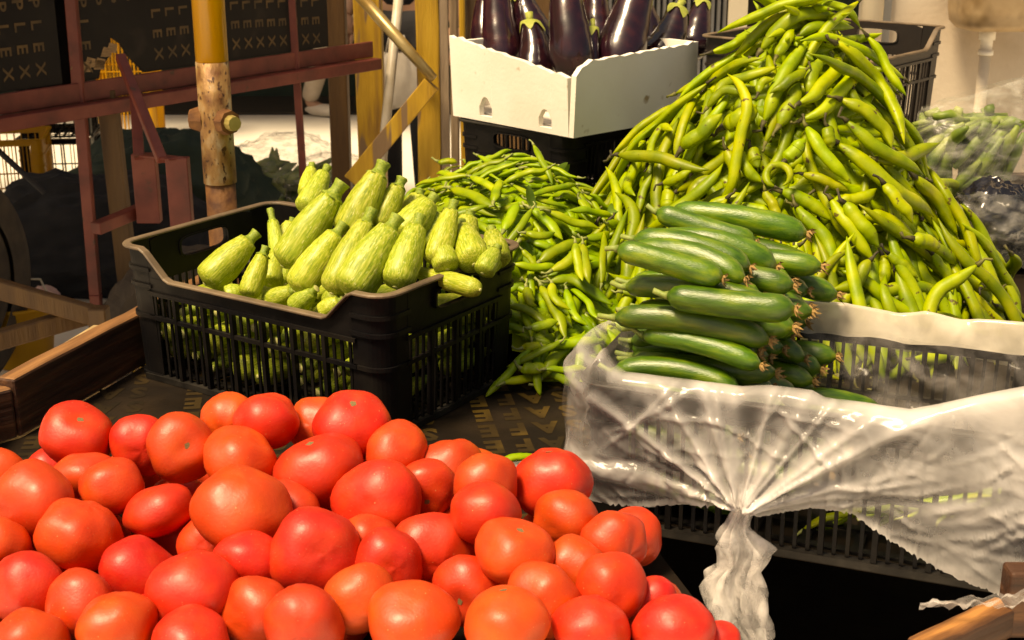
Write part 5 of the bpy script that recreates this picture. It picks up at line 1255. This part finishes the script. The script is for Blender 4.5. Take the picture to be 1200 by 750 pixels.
# cloth bag held by the person in black
cbp = Py(466, 88, 6.05); r_ = tag(empty('cloth_bag', cbp), 'white cloth bag hanging in front of the person in black', 'bag'); v = []; f = []
for i in range(15):
    u = i / 14
    for k in range(20):
        a_ = 2 * math.pi * k / 20; wx = (.055 + .035 * math.sin(u * 2.6)) * (1 + .15 * math.sin(a_ * 5 + u * 4)); v.append((math.cos(a_) * wx, math.sin(a_) * wx * .5, .10 - u * .24 + (.02 * math.cos(a_) if i == 14 else 0)))
for i in range(14):
    for k in range(20): k2 = (k + 1) % 20; f.append((i * 20 + k, i * 20 + k2, i * 20 + 20 + k2, i * 20 + 20 + k))
f.append(tuple(14 * 20 + k for k in range(20)))
MB().add(v, f).build('pouch', M['whitecloth'], r_, True); MB().tube([(-.05, 0, .09), (-.03, 0, .17), (.03, 0, .17), (.05, 0, .09)], .006, 6).build('strap', M['whitecloth'], r_, True)

# ------------------------------------------------------------------ right background: wall, sink, bags
WY = 4.3
def wx(px): return (px - 600) / FPX * WY * math.cos(PITCH)
bld = tag(empty('plaster_building', (wx(1040), WY, 0)), 'stained beige plaster building behind the crates', 'building'); bx0 = wx(1040)
MB().box(wx(1048) - bx0, 3.6, 0, .3, 0, 3.2).build('wall', M['wall'], bld)
MB().tube([(wx(1032) - bx0, -.03, 0), (wx(1032) - bx0, -.03, 3.2)], .034, 20).build('column', M['cream'], bld, True)
MB().box(wx(1047) - bx0, wx(1056) - bx0, -.02, -.001, 0, 3.2).build('door_frame', M['metal'], bld)
MB().box(wx(860) - bx0, wx(882) - bx0, -.04, .02, 0, 3.2).build('door_frame', M['cream'], bld)
sh = MB()
for i in range(22):
    x = wx(700) - bx0 + i * (wx(860) - wx(700)) / 22; w_ = (wx(860) - wx(700)) / 22; v = [(x, 0, 0), (x + w_ * .3, -.02, 0), (x + w_ * .7, -.02, 0), (x + w_, 0, 0)]; v += [(a, b, 3.2) for a, b, c in v]; sh.add(v, [(0, 1, 5, 4), (1, 2, 6, 5), (2, 3, 7, 6)])
sh.build('corrugated_shutter', M['metal'], bld)
MB().box(wx(882) - bx0, wx(1022) - bx0, .5, .55, 0, 3.2).build('doorway_shade_panel', M['shadewall'], bld); MB().box(wx(990) - bx0, wx(1016) - bx0, -.02, .02, 1.62, 1.70).build('sign_strip', M['cream'], bld)  # dark panel stands in for the shade inside the door opening
MB().box(wx(552) - bx0 + .02, wx(700) - bx0, .02, .10, 0, 3.2).build('shade_board_wall', M['brownwood'], bld)  # wall added here, its dark brown imitates a facade in shade
rr = random.Random(8); st_ = MB(); pts_ = []
for i in range(40):
    a_ = 2 * math.pi * i / 40; q = 1 + .35 * mnoise.noise((math.cos(a_) * 2, math.sin(a_) * 2, 4)) + .12 * mnoise.noise((math.cos(a_) * 7, math.sin(a_) * 7, 1))
    pts_.append((wx(1092) - bx0 + math.cos(a_) * .050 * q, -.0025, 1.58 + math.sin(a_) * .30 * q))
st_.add(pts_, [tuple(range(40))]); st_.build('damp_stain', M['stain'], bld)
# stained patch beside the sink
snk = tag(empty('wall_sink', (wx(1165), WY, 0)), 'stained cream wall sink with white drain fitting', 'sink'); v = []; f = []
zt_ = Py(1165, -25, WY - .12).z; zb_ = Py(1165, 34, WY - .12).z; hw = (wx(1208) - wx(1110)) / 2
prof = [(1.0, 0), (1.04, -.08), (1.0, -.16), (.98, -.6), (.93, -.85), (.80, -.97), (.3, -1.0)]
NN = 48; hS = zt_ - zb_
for (q, zz) in prof:
    for k in range(NN):
        a_ = 2 * math.pi * k / NN; cx_ = math.copysign(abs(math.cos(a_)) ** .5, math.cos(a_)); sy_ = math.copysign(abs(math.sin(a_)) ** .5, math.sin(a_)); v.append((cx_ * q * hw, -.135 + sy_ * q * .13, zt_ + zz * hS))
for i in range(len(prof) - 1):
    for k in range(NN): k2 = (k + 1) % NN; f.append((i * NN + k, i * NN + k2, (i + 1) * NN + k2, (i + 1) * NN + k))
f.append(tuple((len(prof) - 1) * NN + k for k in range(NN)))
iv = [(x * .92, -.135 + (y + .135) * .9, zt_ + .0) for x, y, z in v[:NN]] + [(x * .8, -.135 + (y + .135) * .75, zt_ - hS * .6) for x, y, z in v[:NN]]; b0 = len(v); v += iv
for k in range(NN):
    k2 = (k + 1) % NN; f += [(k, b0 + k, b0 + k2, k2), (b0 + k, b0 + NN + k, b0 + NN + k2, b0 + k2)]
f.append(tuple(b0 + NN + k for k in range(NN)))
MB().add(v, f).build('basin', M['ceramic'], snk, True)
pr = .024; MB().tube([(-.015, -.135, zb_ + .01), (-.015, -.135, zb_ - .03), (-.015, -.135, zb_ - .031), (-.015, -.135, zb_ - .06), (-.015, -.135, zb_ - .061), (-.015, -.135, zb_ - .075)], [pr, pr, pr * .75, pr * .75, pr * .95, pr * .95], 18).build('drain_fitting', M['pvc'], snk, True)
MB().tube([(-.015, -.135, zb_ - .075), (-.015, -.135, zb_ - .42), (-.015, -.02, zb_ - .5)], pr * .72, 14).build('drain_pipe', M['wall'], snk, True)
# tall clear bag of green stalks
gp = P(1127, 232, 3.05); sh_z = gp.z
gbag = tag(empty('bag_of_stalks', (gp.x, gp.y, DECK + .001)), 'tall clear plastic bag of green stalks beside the brownish black crate', 'bag'); v = []; f = []; N, Kk = 44, 40
hB = P(1160, 84, 3.05).z - DECK; wB = 62 / FPX * 3.05
for i in range(Kk + 1):
    u = i / Kk
    for k in range(N):
        a_ = 2 * math.pi * k / N; c_ = math.copysign(abs(math.cos(a_)) ** .7, math.cos(a_)); s_ = math.copysign(abs(math.sin(a_)) ** .7, math.sin(a_)); q = .86 + .2 * math.sin(u * 2.4 + .4) - .10 * u
        n1 = .09 * (1 - abs(mnoise.noise((c_ * 2, s_ * 2, u * 5)))) ** 2 + .06 * mnoise.noise((c_ * 5, s_ * 5, u * 9))
        zz = u * hB * (.80 + .20 * (c_ * .5 + .5)) if u > .8 else u * hB * (.80 + .20 * (c_ * .5 + .5) * u)
        dpth = .09 * (1 - .75 * max(0, u - .7) / .3)
        v.append((c_ * wB * (q + n1), s_ * dpth * (q + n1), zz + .006 * mnoise.noise((k * .5, i * .4, 0))))
for i in range(Kk):
    for k in range(N): k2 = (k + 1) % N; f.append((i * N + k, i * N + k2, (i + 1) * N + k2, (i + 1) * N + k))
MB().add(v, f).build('film', M['bagfilm'], gbag, True)
rr = random.Random(4); mb = MB()
for i in range(90):
    x = rr.uniform(-.8, .75) * wB; y = rr.uniform(-.06, .06); z0 = rr.uniform(.02, .12) * 1; dv = Vector((rr.uniform(-.1, 1), rr.uniform(-.2, .2), rr.uniform(.3, 1))).normalized() * rr.uniform(.10, .2); p = Vector((x - dv.x * .4, y, z0 + rr.uniform(0, hB * .45)))
    q = p + dv
    if abs(q.x) > wB * .85: q.x = math.copysign(wB * .85, q.x)
    q.z = min(q.z, hB * .72); mb.tube([p, (p + q) / 2 + Vector((0, 0, .008)), q], [.006, rr.uniform(.009, .016), .005], 6)
mb.build('stalks', M['greens'], gbag, True)
# black bag with clear film beside the heap
kb = P(1160, 285, 2.72); kb = Vector((kb.x, kb.y, DECK + .001)); kbag = lumpy_bag('black_bag', 'crumpled shiny black and clear plastic bag beside the bean heap', kb, .085, .07, .17, 'blackfilm', 21)
v = []; f = []
for i in range(26):
    for k in range(26):
        u, t = i / 25 - .5, k / 25 - .5; d_ = math.sqrt(u * u + t * t); v.append((u * .17 - .01, -.085 - .02 * math.cos(d_ * 4) + .018 * mnoise.noise((u * 9, t * 9, 2)) + .012 * (1 - abs(mnoise.noise((u * 7 + t * 5, t * 8, 6)))) ** 3, .09 + t * .15 + .01 * mnoise.noise((u * 6, t * 6, 8))))
for i in range(25):
    for k in range(25): q = i * 26 + k; f.append((q, q + 26, q + 27, q + 1))
MB().add(v, f).build('clear_wrap', M['bagfilm'], kbag, True)
# low board at the right edge of the cart
ed = P(1215, 205, 3.1); o = MB().box(P(1163, 205, 3.1).x, 1.5, ed.y, ed.y + .03, DECK + .001, ed.z).build('low_board', M['plank']); bevel(o); tag(o, 'low brown board behind the black plastic bag', 'board')
print('pods', nb, npea, 'objects', len(bpy.data.objects))
